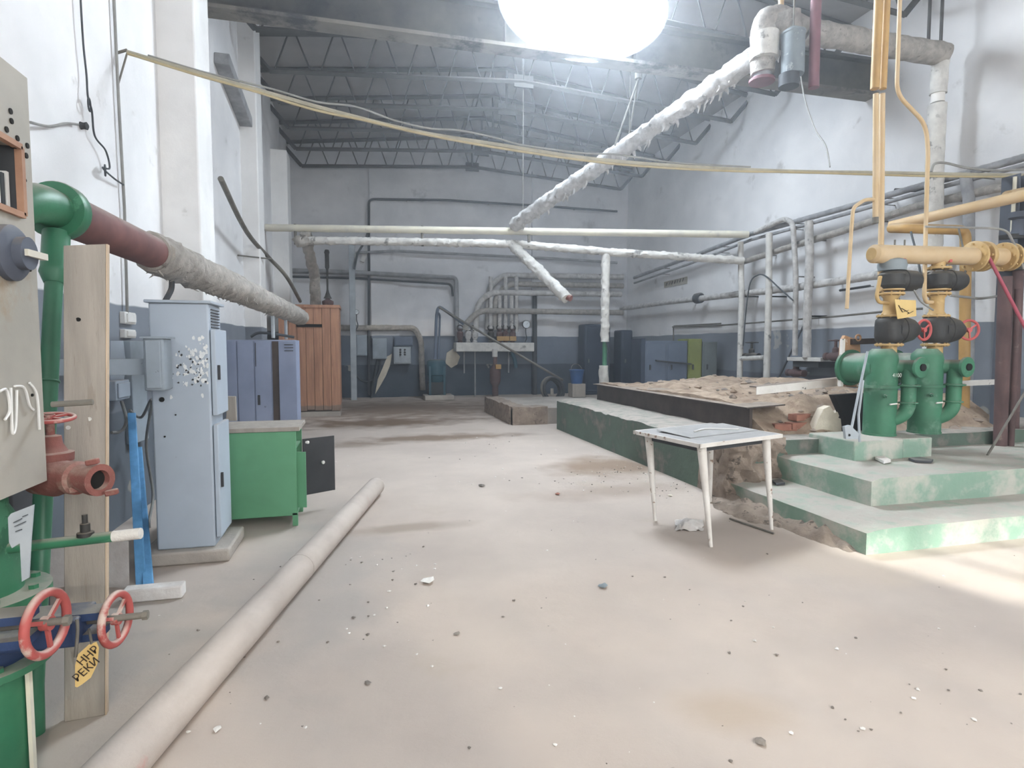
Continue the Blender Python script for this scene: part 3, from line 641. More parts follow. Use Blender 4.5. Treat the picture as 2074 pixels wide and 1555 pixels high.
MB0 = MB().obox((P(1935, 776, Y=5.2) + P(2022, 774, Y=5.2)) / 2, ((P(1935, 776, Y=5.2) - P(2022, 774, Y=5.2)).length, .03, .06), (1, 0, .02), (0, 1, 0), (0, 0, 1))
tag(MB0.build('white_strip', M_whitepeel), 'white peeling steel strip between the burner and brown pipe', 'steel strip')
# pale stick and bracket leaning on the first burner
st_ = thing('leaning_rods', 'pair of pale tubes with a grey bracket leaning on the burner marked 4100', 'tube', floorp(P(1725, 890, Y=4.45), .585))
MB().tube([P(1722, 880, Y=4.42), P(1740, 790, Y=4.5), P(1757, 712, Y=4.55)], .012, 8).build('tube', M_greycol, st_)
MB().tube([P(1741, 895, Y=4.42), P(1739, 840, Y=4.45), P(1748, 770, Y=4.5)], .011, 8).build('tube', M_greycol, st_)
MB().prism([P(x, y, Y=4.40) for x, y in [(1711, 864), (1722, 861), (1740, 878), (1738, 889), (1714, 889)]], (0, .03, 0)).build('bracket', M_greycol, st_)
MB().cyl(P(1720, 881, Y=4.395), P(1720, 881, Y=4.45), .012, n=12).build('bolt_hole', M_hole, st_)
# small litter on the upper step
tag(MB().prism([P(x, y, Z=.41) for x, y in [(1772, 930), (1788, 926), (1804, 936), (1790, 939)]], (0, 0, .025)).build('paper_scrap', M_foam), 'white folded paper scrap on the upper step', 'paper')
tag(MB().prism([P(x, y, Z=.405) for x, y in [(1840, 931), (1862, 929), (1890, 934), (1886, 938), (1852, 936)]], (0, 0, .02)).build('dark_scrap', M_pipeD), 'dark crumpled scrap on the upper step', 'scrap')
tag(MB().prism([P(x, y, Z=.18) for x, y in [(1564, 976), (1580, 973), (1590, 981), (1572, 983)]], (0, 0, .02)).build('grey_scrap', M_pipeD), 'small dark scrap on the lower step', 'scrap')
mb = MB()
for i in range(4): mb.add([], [])
# ================================================================== TABLE
TZ = .735
tb = thing('folding_table', 'small white table with grey top and rusty splayed legs', 'table', (2.8, 4.2, 0))
lu, lw = .97, .78
u = V(math.cos(math.radians(17)), math.sin(math.radians(17)), 0); w = V(math.cos(math.radians(101)), math.sin(math.radians(101)), 0)
c0 = P(1418, 902, Z=TZ) + u * lu / 2 + w * lw / 2
MB().obox(c0, (lu, lw, .02), u, w, (0, 0, 1)).build('table_top', M_ttop, tb, bevel=.004)
for sg, d, e, ln in ((1, u, w, lw), (-1, u, w, lw), (1, w, u, lu), (-1, w, u, lu)):
    MB().obox(c0 + d * sg * ((lu if d is u else lw) / 2 + .004) - V(0, 0, .004), (.012, ln + .02, .03), d, e, (0, 0, 1)).build('edge_band', M_whitemet, tb)
MB().obox(c0 - V(0, 0, .045), (lu * .8, lw * .78, .05), u, w, (0, 0, 1)).build('apron', M_darkbox, tb)
MB().obox(c0 + u * .06 + w * .04 + V(0, 0, .02), (lu * .86, lw * .52, .004), u, (w + V(0, 0, .03)).normalized(), (0, -.03, 1)).build('loose_sheet', M_ttop, tb)
for a_, b_, fx in ((-1, -1, P(1440, 1108, Z=0)), (-1, 1, P(1327, 1055, Z=0)), (1, -1, P(1563, 1073, Z=0)), (1, 1, V(3.15, 4.78, 0))):
    top = c0 + u * a_ * lu * .40 + w * b_ * lw * .40 - V(0, 0, .02)
    MB().tube([top, V(fx)], [.036, .013], 14).build('leg', M_whitemet, tb)
tag(MB().tube(spline([c0 + u * -.15 + V(0, 0, .028), c0 + u * .05 + w * .06 + V(0, 0, .03), c0 + u * .18 + w * -.02 + V(0, 0, .03), c0 + u * .3 + w * -.1 + V(0, 0, .028)]), .006, 6).build('string', M_white), 'short white string lying on the table top', 'string')
def bagf(u_, v_):
    p = P(1368 + 56 * u_, 1076 - 22 * v_, Z=0); z = .05 * math.sin(math.pi * u_) * math.sin(math.pi * v_) + .035 * abs(nz(u_ * 3, v_ * 3, 1.4))
    return (p.x + .02 * nz(u_, v_, 5), p.y + .02 * nz(u_, v_, 5, 4), max(.003, z))
tag(MB().grid(bagf, 14, 12, False).build('plastic_bag', M_foam), 'crumpled clear white plastic bag under the table', 'bag')
tag(MB().tube([P(1478, 1050, Z=.01), P(1567, 1080, Z=.01)], .008, 6).build('thin_rod', M_rod), 'thin rod on the floor beside the table leg', 'rod')
# ================================================================== FLOOR PIPE
a, b = P(762, 1000, Z=.0), P(282, 1555, Z=.0)
dr = (b - a); b2 = b + dr * .35
fp = thing('floor_pipe', 'long dusty pipe lying across the floor', 'pipe', a)
M_dpipe = mat('dusty_pipe', (196, 184, 174), (180, 168, 158), 3, .9, bump=.1, c3=(188, 150, 140), t3=.63, w3=.06, scale3=3)
z_ = V(0, 0, .085)
aa = a + dr.normalized() * .02 + z_
MB().tube([aa, b2 + z_], .085, 28, False).build('shell', M_dpipe, fp)
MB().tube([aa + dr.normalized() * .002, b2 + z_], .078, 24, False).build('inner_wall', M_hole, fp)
MB().lathe(aa - dr.normalized() * .0, dr, [(.078, 0), (.0855, 0), (.0855, .012), (.078, .012)], 28).build('pipe_rim', M_dpipe, fp)
MB().lathe(aa.lerp(b2 + z_, .42), dr, [(.0865, 0), (.0865, .02)], 28).build('weld_band', M_dpipe, fp)

# ================================================================== LEFT FOREGROUND
# hot pipe along the left wall
pa, pb = P(112, 425, X=-1.31), P(605, 640, X=-1.02)
hp = thing('overhead_pipe', 'red brown pipe partly wrapped in ragged grey insulation along the left wall', 'pipe', pa)
d = (pb - pa)
k0 = (P(335, 545, X=-1.2).y - pa.y) / d.y
MB().tube([pa, pa.lerp(pb, k0 + .05)], .098, 28).build('bare_pipe', M_red, hp)
MB().rough([pa.lerp(pb, k0), pa.lerp(pb, .5), pb + V(.03, 0, -.02)], .125, .2, 26, .035, 3).build('insulation', M_insul, hp)
MB().tube([pa.lerp(pb, k0 - .004), pa.lerp(pb, k0 + .02)], .112, 24).build('insulation_edge', M_insul, hp)
mb = MB()
for i in range(90):
    an_ = random.uniform(-2.6, -.4); p = pa.lerp(pb, random.uniform(k0 - .005, .97)) + V(.115 * math.cos(an_), 0, .115 * math.sin(an_))
    q_ = p + V(random.uniform(-.03, .03), random.uniform(-.05, .05), -random.uniform(.01, .05)); mb.tube([p, p.lerp(q_, .6) + V(random.uniform(-.01, .01), 0, 0), q_ + V(random.uniform(-.02, .02), 0, 0)], [random.uniform(.006, .016), .006, .001], 5)
mb.build('ragged_tufts', M_insul, hp)['kind'] = 'stuff'
for px, py in ((563, 660), (582, 655)):
    q = pa.lerp(pb, (P(px, py, X=-1.05).y - pa.y) / d.y); MB().tube([q, V(q.x, q.y, 1.58)], .022, 8).build('support_rod', M_greycol, hp)
fd = -d.normalized()
flange(hp, pa + d.normalized() * .02, d, .125, .07, M_green, 0, 'end_flange', 32)
MB().tube(fillet([pa + d.normalized() * .01, pa + fd * .16, pa + fd * .30 + V(-.05, 0, -.08)], .1), .082, 22).build('green_elbow', M_green, hp)
# inclined green pipe
g0 = pa + V(.0, .0, -.10); g1 = P(68, 1390, Y=2.5)
gp = thing('green_pipe', 'slim green pipe dropping from the end flange of the overhead pipe', 'pipe', V(g1.x, g1.y, 0))
gq = g0.lerp(g1, .12)
MB().lathe(g0, g1 - g0, [(.052, 0), (.052, .17), (.056, .19), (.036, .24)], 20).build('socket', M_greenN, gp)
MB().tube([g0.lerp(g1, .1), g1, V(g1.x, g1.y - .01, 0)], .033, 16).build('pipe_run', M_greenN, gp)
q = g0.lerp(g1, .365); MB().torus(q, g1 - g0, .034, .005).build('weld_ring', M_greenN, gp)
MB().cyl(P(105, 819, Y=2.28), P(188, 814, Y=2.28), .010, n=8).build('side_rod', M_rod, gp)
# control panel
PX = -1.05
pt = P(63, 165, X=PX); pb_ = P(88, 976, X=PX)
yf = (pt.y + pb_.y) / 2; zt_, zb_ = pt.z, pb_.z; yn = yf - .8
cp = thing('control_panel', 'grey metal control panel box cut by the picture edge', 'control panel', (PX - .05, yf - .3, zb_))
wy0, wy1 = P(-120, 400, X=PX).y, P(41, 400, X=PX).y; wz0, wz1 = P(41, 436, X=PX).z, P(32, 295, X=PX).z
mb = MB()
mb.box((PX - .12, yn, zb_), (PX, wy0, zt_)); mb.box((PX - .12, wy1, zb_), (PX, yf, zt_)); mb.box((PX - .12, wy0, zb_), (PX, wy1, wz0)); mb.box((PX - .12, wy0, wz1), (PX, wy1, zt_))
mb.build('sheet_case', M_panel, cp)
MB().box((PX - .12, wy0, wz0), (PX - .11, wy1, wz1)).build('window_back', M_darkbox, cp)
for (ya, za, yb, zb2) in ((wy0, wz0, wy1, wz0), (wy0, wz1, wy1, wz1), (wy1, wz0, wy1, wz1), (wy0, wz0, wy0, wz1)):
    MB().bar((PX + .004, ya, za), (PX + .004, yb, zb2), .018, .02, V(1, 0, 0)).build('window_rim', M_rim, cp)
for i, y in enumerate((wy1 - .03, wy1 - .055, wy1 - .08, wy1 - .12)):
    MB().box((PX - .10, y, wz0 + .02), (PX - .02, y + .014, wz0 + .13 - .01 * i)).build('terminal', M_white if i % 2 == 0 else M_cableD, cp)
MB().box((PX - .115, wy1 - .006, wz0), (PX - .002, wy1, wz1)).build('window_dark_lining', M_darkbox, cp)  # dark lining added so the lit inner face reads as a shaded interior
kc = P(14, 512, X=PX)
kb = MB().lathe(kc, (1, 0, 0), [(.085, 0), (.085, .02), (.075, .03), (.05, .035), (.05, .06)], 26).build('selector_dial', M_steelD, cp)
MB().bar(kc + V(.06, -.03, 0), kc + V(.065, .075, .0), .02, .02).build('pointer', M_cream, kb)
for i, (px, py) in enumerate([(20, 225), (22, 245), (12, 262), (8, 280), (30, 295), (34, 280), (52, 315), (54, 295), (50, 365), (60, 535), (60, 547), (64, 800)]):
    q = P(px, py, X=PX); MB().cyl(q - V(.01, 0, 0), q + V(.004, 0, 0), .009 if i < 8 else .005, n=10).build('screw_hole', M_hole, cp)
wr = MB()
for pts in ([(0, 792), (14, 790), (20, 830), (10, 850)], [(30, 782), (50, 786), (60, 820), (68, 830)], [(22, 785), (24, 850), (26, 878), (32, 860), (34, 790)], [(60, 775), (75, 800), (80, 870)]):
    wr.tube(spline([P(x, y, X=PX + .012) for x, y in pts], 5), .004, 5)
tag(wr.build('loose_wires', M_white), 'loose white wires dangling on the grey control panel', 'wire')
# green pump column below it
gc = P(-48, 1300, Y=2.24); X0, Y0 = gc.x, gc.y
co = thing('green_column', 'green flanged standpipe column below the control panel', 'standpipe', (X0, Y0, 0))
MB().lathe((X0, Y0, 0), (0, 0, 1), [(.135, 0), (.135, .40)], 32).build('lower_barrel', M_green, co)
flange(co, (X0, Y0, .415), (0, 0, 1), .205, .03, M_green, 8, n=36)
flange(co, (X0, Y0, .635), (0, 0, 1), .205, .03, M_green, 8, n=36)
MB().lathe((X0, Y0, .65), (0, 0, 1), [(.13, 0), (.13, .22), (.10, .28), (.10, .50)], 32).build('upper_barrel', M_green, co)
MB().box((X0 + .14, Y0 - .02, .02), (X0 + .152, Y0 + .0, .4)).build('fin', M_cream, co)
# lever pipe
lp = thing('lever_pipe', 'green horizontal tube with a small bleed cock over the handwheels', 'pipe', P(60, 1105, Y=2.12))
a, b = P(20, 1110, Y=2.14), P(284, 1080, Y=2.10)
MB().tube([a, b], .017, 14).build('tube', M_green, lp)
MB().cyl(a.lerp(b, .79), b + (b - a).normalized() * .002, .018, n=14).build('bare_end', M_insulP, lp)
q = a.lerp(b, .575); MB().lathe(q + V(0, 0, .012), (0, 0, 1), [(.024, 0), (.024, .012), (.014, .014), (.014, .04), (.008, .042), (.008, .07)], 12).build('bleed_cock', M_black, lp)
# white plate
sg = thing('label_plate', 'pale metal label plate with faded scrawl below the control panel', 'sign', P(40, 1075, Y=2.02))
MB().prism([P(x, y, Y=2.0) for x, y in [(16, 1048), (22, 1040), (68, 1022), (62, 1098), (58, 1170), (44, 1178), (40, 1100), (24, 1110), (18, 1098)]], (0, .006, 0)).build('plate', M_greycol, sg)
for (x, y, x2, y2) in [(28, 1058, 44, 1050), (30, 1066, 52, 1056), (32, 1076, 44, 1072), (46, 1046, 56, 1042)]:
    MB().bar(P(x, y, Y=1.996), P(x2, y2, Y=1.996), .006, .002).build('scrawl', M_cableD, sg)
# two gate valves with red handwheels
def gate(name_label, yv, zc, x_wheel, R, px):
    t = thing('gate_valve', name_label, 'valve', (X0, yv, zc), 'blue gate valves')
    MB().lathe((X0, Y0, .43), (0, 0, 1), [(.15, 0), (.17, .03), (.17, .15), (.15, .19)], 28).build('body', M_blueM, t) if px == 0 else MB().box((X0 + .05, yv - .09, zc - .045), (X0 + .34, yv + .07, zc + .045)).build('body', M_blueM, t, bevel=.01)
    for dz in (-.035, .035):
        MB().box((X0 + .1, yv - .05, zc + dz - .012), (x_wheel - .03, yv + .03, zc + dz + .012)).build('yoke_bar', M_blueM, t)
    MB().cyl((X0 + .1, yv, zc), (x_wheel + (.05 if px == 0 else .085), yv - .012, zc + .008), .011, n=10).build('spindle', M_rod, t)
    MB().lathe((x_wheel + (.05 if px == 0 else .085), yv - .012, zc + .008), (1, 0, 0), [(.016, 0), (.016, .016)], 6).build('nut', M_rod, t)
    handwheel(t, (x_wheel, yv, zc), (.98, -.16, .02), R, M_redW, 3, rr=.15)
    return t
w1 = P(94, 1262, Y=1.95); gate('nearer blue gate valve with a red handwheel by the green column', w1.y, w1.z, w1.x, .088, 0)
w2 = P(235, 1253, Y=2.2); gate('blue gate valve with the red handwheel in front of the plank', w2.y, w2.z, w2.x, .082, 1)
# yellow tag
tp = [(152, 1390), (152, 1347), (158, 1325), (180, 1305), (195, 1300), (200, 1312), (197, 1345), (184, 1372), (166, 1386), (156, 1392)]
yt = thing('valve_tag', 'yellow hand-lettered tag hanging from the valve beside the plank', 'tag', P(175, 1350, Y=2.08))
MB().prism([P(x, y, Y=2.08) for x, y in tp], (0, .002, 0)).build('card', M_tag, yt)
axd = (P(196, 1322, Y=2.07) - P(156, 1358, Y=2.07)); upd = V(axd.z * -1, 0, axd.x)
axd.y = 0
text('ННР', P(179, 1328, Y=2.076), axd, V(-axd.z, 0, axd.x), .034, M_ink, yt)
text('РЕКИ', P(175, 1356, Y=2.076), axd, V(-axd.z, 0, axd.x), .034, M_ink, yt)
MB().tube([P(186, 1304, Y=2.08), P(183, 1288, Y=2.1), P(180, 1274, Y=2.14)], .004, 6).build('wire', M_rod, yt)
pipe('wire_hook', 'bent steel wire hooked over the valve yoke', spline([P(156, 1254, Y=2.1), P(157, 1280, Y=2.09), P(153, 1330, Y=2.09)]), .005, M_rod, n=6, cat='wire')
# red valve
rv = thing('red_valve', 'dusty red hydrant valve with open outlet in front of the plank', 'valve', P(100, 960, Y=2.4))
p0 = P(96, 962, Y=2.4); p1 = P(203, 972, Y=2.27)
dd = (p1 - p0)
MB().lathe(p0, dd, [(.045, -.06), (.07, -.03), (.072, .05), (.05, .09), (.046, .12), (.058, .125), (.058, .15), (.048, .16), (.05, .20), (.055, dd.length - .02), (.055, dd.length), (.034, dd.length), (.030, dd.length - .04)], 24).build('body', M_redV, rv)
MB().cyl(p1 - dd.normalized() * .045, p1 - dd.normalized() * .02, .033, n=18).build('bore', M_hole, rv)
for sx in ((.0, -.02, .066), (.05, -.01, -.045), (-.06, 0, -.03)):
    MB().obox(p1 + V(sx) - dd.normalized() * .02, (.04, .02, .02), (1, 0, .2), (0, 1, 0), (-.2, 0, 1)).build('ear', M_redV, rv, bevel=.005)
q = p0 + V(.015, 0, .05)
MB().lathe(q, (0, 0, 1), [(.066, 0), (.068, .03), (.05, .035), (.036, .06), (.032, .09), (.014, .095), (.014, .17)], 22).build('bonnet', M_redV, rv)
handwheel(rv, q + V(0, 0, .155), (.05, -.1, 1), .072, M_redW, 4)
MB().tube([p0, p0 + V(-.10, .05, 0)], .04, 14).build('tail', M_redV, rv)
# plank
pk = thing('plank', 'wide grey plank leaning upright under the overhead pipe', 'plank', P(175, 1455, Z=0))
bl, br = P(130, 1463, Z=0), P(212, 1448, Z=0); tl, tr = P(128, 497, Y=2.62), P(214, 494, Y=2.67)
ex = (br - bl).normalized(); off = V(ex.y, -ex.x, 0) * -.028
MB().prism([bl, br, tr, tl], off).build('board', M_wood, pk, bevel=.003)
MB().prism([br + ex * .001, br + ex * .006, tr + ex * .006, tr + ex * .001], off * 1.02).build('sawn_edge', M_woodedge, pk)
for px, py in ((182, 848), (140, 860), (160, 645)):
    f_ = (1455 - py) / 960.; q = bl.lerp(br, (px - 130) / 84).lerp(tl.lerp(tr, (px - 130) / 84), f_); MB().cyl(q - V(0, .006, 0), q + V(0, .01, 0), .008, n=10).build('nail_mark', M_chipw if py > 700 else M_hole, pk)
# dark cabinet behind
tag(MB().box((XL, 3.02, 0), (-1.52, 3.3, P(110, 680, Y=3.0).z)).build('dark_cabinet', M_darkbox, bevel=.008), 'dark grey narrow cabinet behind the green pipe', 'cabinet')

# left wall fittings
t = thing('switch_board', 'blue grey electrical switch box beside the tall cabinet', 'switch box', P(310, 720, X=-1.75))
sY = 4.08
a, b = P(292, 792, Y=sY), P(330, 684, Y=sY)
MB().box((a.x, sY, a.z), (b.x, sY + .17, b.z)).build('case', M_greybox, t, bevel=.012)
MB().box((a.x + .015, sY - .012, a.z + .015), (b.x - .015, sY + .005, b.z - .015)).build('door', M_greybox, t, bevel=.006)
MB().box((a.x - .01, sY - .015, b.z - .005), (b.x + .02, sY + .17, b.z + .008)).build('lid', M_greybox, t)
MB().box((XL - .02, sY + .06, a.z + .1), (a.x + .02, sY + .14, a.z + .2)).build('wall_arm', M_greybox, t)
t = thing('junction_box', 'small pale blue junction box under the cream switches', 'junction box', P(248, 790, X=-1.9))
a, b = P(236, 812, X=XL + .1), P(262, 768, X=XL + .1)
MB().box((XL - .01, a.y, a.z), (XL + .1, b.y, b.z)).build('case', M_bluecab, t, bevel=.008)
MB().box((XL + .1, a.y + .02, a.z + .02), (XL + .112, b.y - .02, b.z - .02)).build('cover', M_bluecab, t, bevel=.003)
for k, (y0, y1) in enumerate(((634, 655), (668, 684))):
    a, b = P(257, y1, X=XL + .05), P(278, y0, X=XL + .05)
    t = thing('light_switch', ['upper cream wall switch by the conduit', 'lower cream wall switch by the conduit'][k], 'switch', a)
    MB().box((XL - .01, a.y, a.z), (XL + .04, b.y, b.z)).build('housing', M_white, t, bevel=.008)
    MB().box((XL + .04, a.y + .03, a.z + .015), (XL + .052, b.y - .03, b.z - .015)).build('rocker', M_white, t, bevel=.003)
tag(MB().prism([P(x, y, X=XL + .02) for x, y in [(224, 690), (250, 690), (256, 740), (246, 800), (224, 812)]], (-.03, 0, 0)).build('meter_board', M_bluecab), 'flaking pale blue backing board on the left wall behind the plank', 'board')
tag(MB().box((XL - .01, P(262, 700, X=XL + .05).y, P(270, 900, X=XL + .05).z), (XL + .06, P(292, 700, X=XL + .05).y, P(270, 690, X=XL + .05).z)).build('cable_duct', M_greybox, bevel=.006), 'grey vertical cable duct between the switch boxes', 'cable duct')
pipe('conduit', 'thin grey vertical conduit running up the left white wall', [P(228, -60, X=XL + .03), P(240, 200, X=XL + .03), P(252, 420, X=XL + .03), P(258, 640, X=XL + .03)], .012, M_cableG, n=8)
pipe('wall_cable', 'grey cable looping below the junction box', spline([P(246, 812, X=XL + .06), P(256, 850, X=XL + .1), P(246, 872, X=XL + .08), P(226, 876, X=XL + .05)]), .012, M_cableG, n=8)
pipe('wall_cable', 'bundle of grey cables looping down beside the tall cabinet', spline([P(262, 830, X=XL + .1), P(286, 845, X=XL + .16), P(308, 810, X=-1.62), P(296, 900, X=XL + .16), P(310, 1000, X=XL + .2), P(302, 1060, X=XL + .25), P(314, 1105, X=XL + .3), P(330, 1135, Z=.02)]), .011, M_cableG, n=8)
tw = thing('twisted_wire', 'knotted blue grey wire hanging down the left white wall', 'wire', P(250, 374, X=XL + .04))
MB().torus(P(181, 212, X=XL + .05), (1, .2, 0), .045, .006).build('knot', M_cableD, tw); MB().torus(P(213, 345, X=XL + .05), (1, .3, 0), .04, .006).build('knot', M_cableD, tw)
MB().tube(spline([P(160, -60, X=XL + .04), P(168, 80, X=XL + .04), P(175, 150, X=XL + .04), P(178, 195, X=XL + .05), P(186, 225, X=XL + .05), P(192, 275, X=XL + .04), P(214, 305, X=XL + .05), P(222, 340, X=XL + .05), P(208, 340, X=XL + .06), P(232, 362, X=XL + .05), P(250, 374, X=XL + .04)], 10), .007, 6).build('strand', M_cableD, tw)
pipe('wall_cable', 'grey stub of cable ending at a wall insulator', spline([P(62, 248, X=XL + .06), P(100, 256, X=XL + .04), P(135, 250, X=XL + .03), P(158, 252, X=XL + .03)]), .009, M_cableG, n=6)
tag(MB().lathe(P(160, 254, X=XL - .01), (1, 0, 0), [(.03, 0), (.022, .03), (.028, .05), (.012, .06)], 14).build('insulator', M_darkbox), 'small dark insulator on the left white wall', 'insulator')
# bracket for the overhead cable
e0 = P(258, 106, X=XL + .07)
t = thing('cable_bracket', 'rod bracket holding the long overhead cable at the left wall', 'bracket', (XL, e0.y, e0.z))
MB().tube([(XL - .02, e0.y, e0.z - .02), e0 + V(0, 0, .02)], .012, 8).build('arm', M_rod, t)
MB().tube([e0, V(XL - .01, e0.y, P(253, 185, X=XL).z)], .008, 8).build('stay', M_rod, t)
def cable(name, label, pix, r, m_, Y0_, Y1_, n=10):
    pts = [P(x, y, Y=Y0_ + (Y1_ - Y0_) * (x - 258) / (2074 - 258)) for x, y in pix]
    if pix[-1][0] > 2074: pts.append(V(XR + .01, pts[-1].y + .1, pts[-1].z + .12))
    return tag(MB().tube(spline(pts, n), r, 7).build(name, m_), label, 'cable')
ye0, ye1 = e0.y, 5.25
cable('overhead_cable', 'thick yellowish cable sagging right across the hall', [(258, 106), (400, 148), (555, 192), (700, 232), (850, 268), (1000, 292), (1200, 322), (1400, 338), (1600, 347), (1800, 350), (1950, 353), (2110, 354)], .020, M_cable, ye0, ye1)
cable('overhead_cable', 'thinner yellow cable strung just under the sagging cable', [(258, 108), (400, 152), (520, 186), (600, 212), (660, 228), (750, 246), (860, 272), (1000, 298), (1200, 327), (1350, 340), (1500, 347), (1620, 349), (1900, 357), (2110, 357)], .011, M_cableY, ye0 - .01, ye1 - .02)
cable('overhead_cable', 'grey wire looping above the sagging cable', [(300, 112), (420, 148), (550, 180), (640, 206), (720, 216), (800, 244), (870, 260), (930, 264), (1000, 278), (1060, 294), (1180, 310), (1240, 312), (1300, 320), (1370, 330), (1440, 334), (1520, 338)], .009, M_cableG, ye0 + .01, ye1)
cable('overhead_cable', 'pale cable swinging down onto the sagging cable beside the white riser', [(1886, 348), (1893, 332), (1915, 330), (1960, 340), (2020, 345), (2110, 340)], .014, M_cableG, ye0 + .02, ye1 + .03)
# tall blue-grey cabinet on its plinth
f0, f1 = P(322, 1112, Z=.09), P(434, 1110, Z=.09)
X1, X2, Yc = f0.x, f1.x, (f0.y + f1.y) / 2; dep = .34
ztop = P(380, 614, Y=Yc).z
tag(MB().box((X1 - .1, Yc - .07, 0), (X2 + .1, Yc + dep + .12, .09)).build('cabinet_plinth', M_conc, bevel=.015), 'rust stained concrete plinth under the tall cabinet', 'plinth')
tc = thing('electrical_cabinet', 'tall blue grey metal electrical cabinet with scraped paint', 'cabinet', ((X1 + X2) / 2, Yc, .09))
MB().box((X1, Yc, .09), (X2, Yc + dep, ztop)).build('body', M_bluecab, tc, bevel=.012)
MB().box((X1 - .02, Yc - .02, ztop), (X2 + .025, Yc + dep + .02, ztop + .02)).build('lid', M_bluecab, tc, bevel=.005)
for a_, b_, nm in ((.99, ztop - .17, 'door'), (.15, .93, 'door')):
    o = MB().box((X2 + .004, Yc + .015, a_), (X2 + .035, Yc + dep + .01, b_)).build(nm, M_bluecab, tc, bevel=.006)
    MB().box((X2 + .035, Yc + .05, (a_ + b_) / 2 - .05), (X2 + .05, Yc + .07, (a_ + b_) / 2 + .05)).build('handle', M_darkbox, o)
for i in range(7):
    z = ztop - .03 - i * .02; MB().box((X2 - .002, Yc + .06, z - .009), (X2 + .008, Yc + dep - .06, z - .002)).build('louver', M_darkbox, tc)
mb = MB(); random.seed(5)
for i in range(90):
    x = X2 - abs(random.gauss(.0, .085)) - .012; z = P(410, random.gauss(742, 24), Y=Yc).z
    if x < X1 + .1: continue
    r = random.uniform(.003, .012); e_ = .0015 + .00004 * i
    mb.add([(x + r * math.cos(a_) * random.uniform(.5, 1.3), Yc - e_, z + r * 1.6 * math.sin(a_) * random.uniform(.5, 1.3)) for a_ in [j * math.pi / 4 for j in range(8)]], [tuple(range(8))])
o = mb.build('scraped_patches', M_peelw, tc); o['kind'] = 'stuff'
mb = MB()
for i in range(34):
    x = X2 - abs(random.gauss(.0, .14)) - .012; z = P(400, random.gauss(752, 20), Y=Yc).z
    if x < X1 + .06: continue
    r = random.uniform(.002, .008); mb.add([(x + r * math.cos(a_) * random.uniform(.5, 1.5), Yc - .0065 - .00003 * i, z + r * 1.2 * math.sin(a_) * random.uniform(.5, 1.3)) for a_ in [j * math.pi / 3 for j in range(6)]], [tuple(range(6))])
mb.build('bare_metal_spots', M_darkbox, tc)['kind'] = 'stuff'
for px, py, r in ((328, 809, .016), (334, 884, .006), (356, 840, .005)):
    q = P(px, py, Y=Yc); MB().cyl(q + V(0, .004, 0), q - V(0, .006, 0), r, n=14).build('grommet', M_hole, tc)
pipe('cable_hose', 'ribbed grey hose rising out of the tall cabinet lid', spline([P(333, 612, Y=Yc + .12), P(340, 600, Y=Yc + .12), P(347, 585, Y=Yc + .16), P(348, 570, Y=Yc + .2)]), .018, M_pipeD, n=10, cat='hose')
# blue strips leaning
for k, (x0_, x1_, y1_, y0_) in enumerate(((266, 283, 1182, 836), (279, 298, 1186, 905))):
    b0 = P(x1_ - 6, y1_, Z=0); b1 = P(x1_ + 8, y1_, Z=0); t0 = P(x0_ - 6, y0_, X=XL + .1); dx = (b1 - b0)
    tag(MB().prism([b0, b0 + V(.055, 0, 0), t0 + V(.055, 0, 0), t0], (0, -.02, 0)).build('blue_strip', M_bluewood, bevel=.002), ['taller bright blue painted strip leaning on the left wall', 'shorter bright blue painted strip in front of the taller one'][k], 'wood strip', 'blue strips leaning on the wall')
q = P(262, 1222, Z=0)
tag(MB().box((q.x - .04, q.y, 0), (q.x + .27, q.y + .09, .075)).build('white_block', M_foam, bevel=.008), 'white plaster block lying on the floor beside the plank', 'block')
tag(MB().prism([P(228, 1180, Z=0), P(262, 1190, Z=0), V(XL + .05, P(262, 1190, Z=0).y + .15, 0), V(XL + .05, P(228, 1180, Z=0).y, 0)], (-.0, .02, .28)).build('plaster_slab', M_foam), 'pale plaster slab fallen against the left wall', 'slab')
pipe('lath', 'thin brown lath slanting behind the blue strips', [P(226, 1155, X=-1.7), P(266, 1100, X=-1.85)], .012, M_rod, n=6, cat='lath')

# green cabinet
gy0 = 4.98
gx0, gx1 = -1.2, P(605, 1060, Z=0).x
zt2 = P(612, 872, Y=gy0).z
gcab = thing('green_cabinet', 'bright green metal cabinet with a grey top and open door', 'cabinet', ((gx0 + gx1) / 2, gy0, 0))
zb2 = P(520, 1049, Y=gy0).z
MB().box((gx0, gy0, zb2), (gx1, gy0 + .02, zt2)).build('side_panel', M_greencab, gcab, bevel=.004)
MB().box((gx0, gy0 + .44, zb2), (gx1, gy0 + .46, zt2)).build('side_panel', M_greencab, gcab, bevel=.004)
MB().box((gx0, gy0 + .02, zb2), (gx0 + .02, gy0 + .44, zt2)).build('rear_panel', M_greencab, gcab)
MB().box((gx0 + .02, gy0 + .02, zb2), (gx1 - .005, gy0 + .44, zb2 + .02)).build('bottom_panel', M_greencab, gcab)
MB().box((gx0 + .02, gy0 + .02, zt2 - .16), (gx1 - .01, gy0 + .44, zt2 - .145)).build('shelf', M_greencab, gcab)
MB().box((gx0 - .02, gy0 - .02, zt2), (gx1 + .03, gy0 + .48, zt2 + .035)).build('top_board', M_wood, gcab, bevel=.004)
for x in (gx0, gx1 - .04):
    for y in (gy0, gy0 + .42): MB().box((x, y, 0), (x + .04, y + .04, zb2 + .02)).build('leg', M_greencab, gcab)
dr_ = MB().obox((gx1 + .14, gy0 + .47, (zb2 + zt2) / 2 - .03), (.30, .015, .50), (.85, .5, 0), (-.5, .85, 0), (0, 0, 1)).build('door', M_darkbox, gcab, label='open door seen from its dark inside')
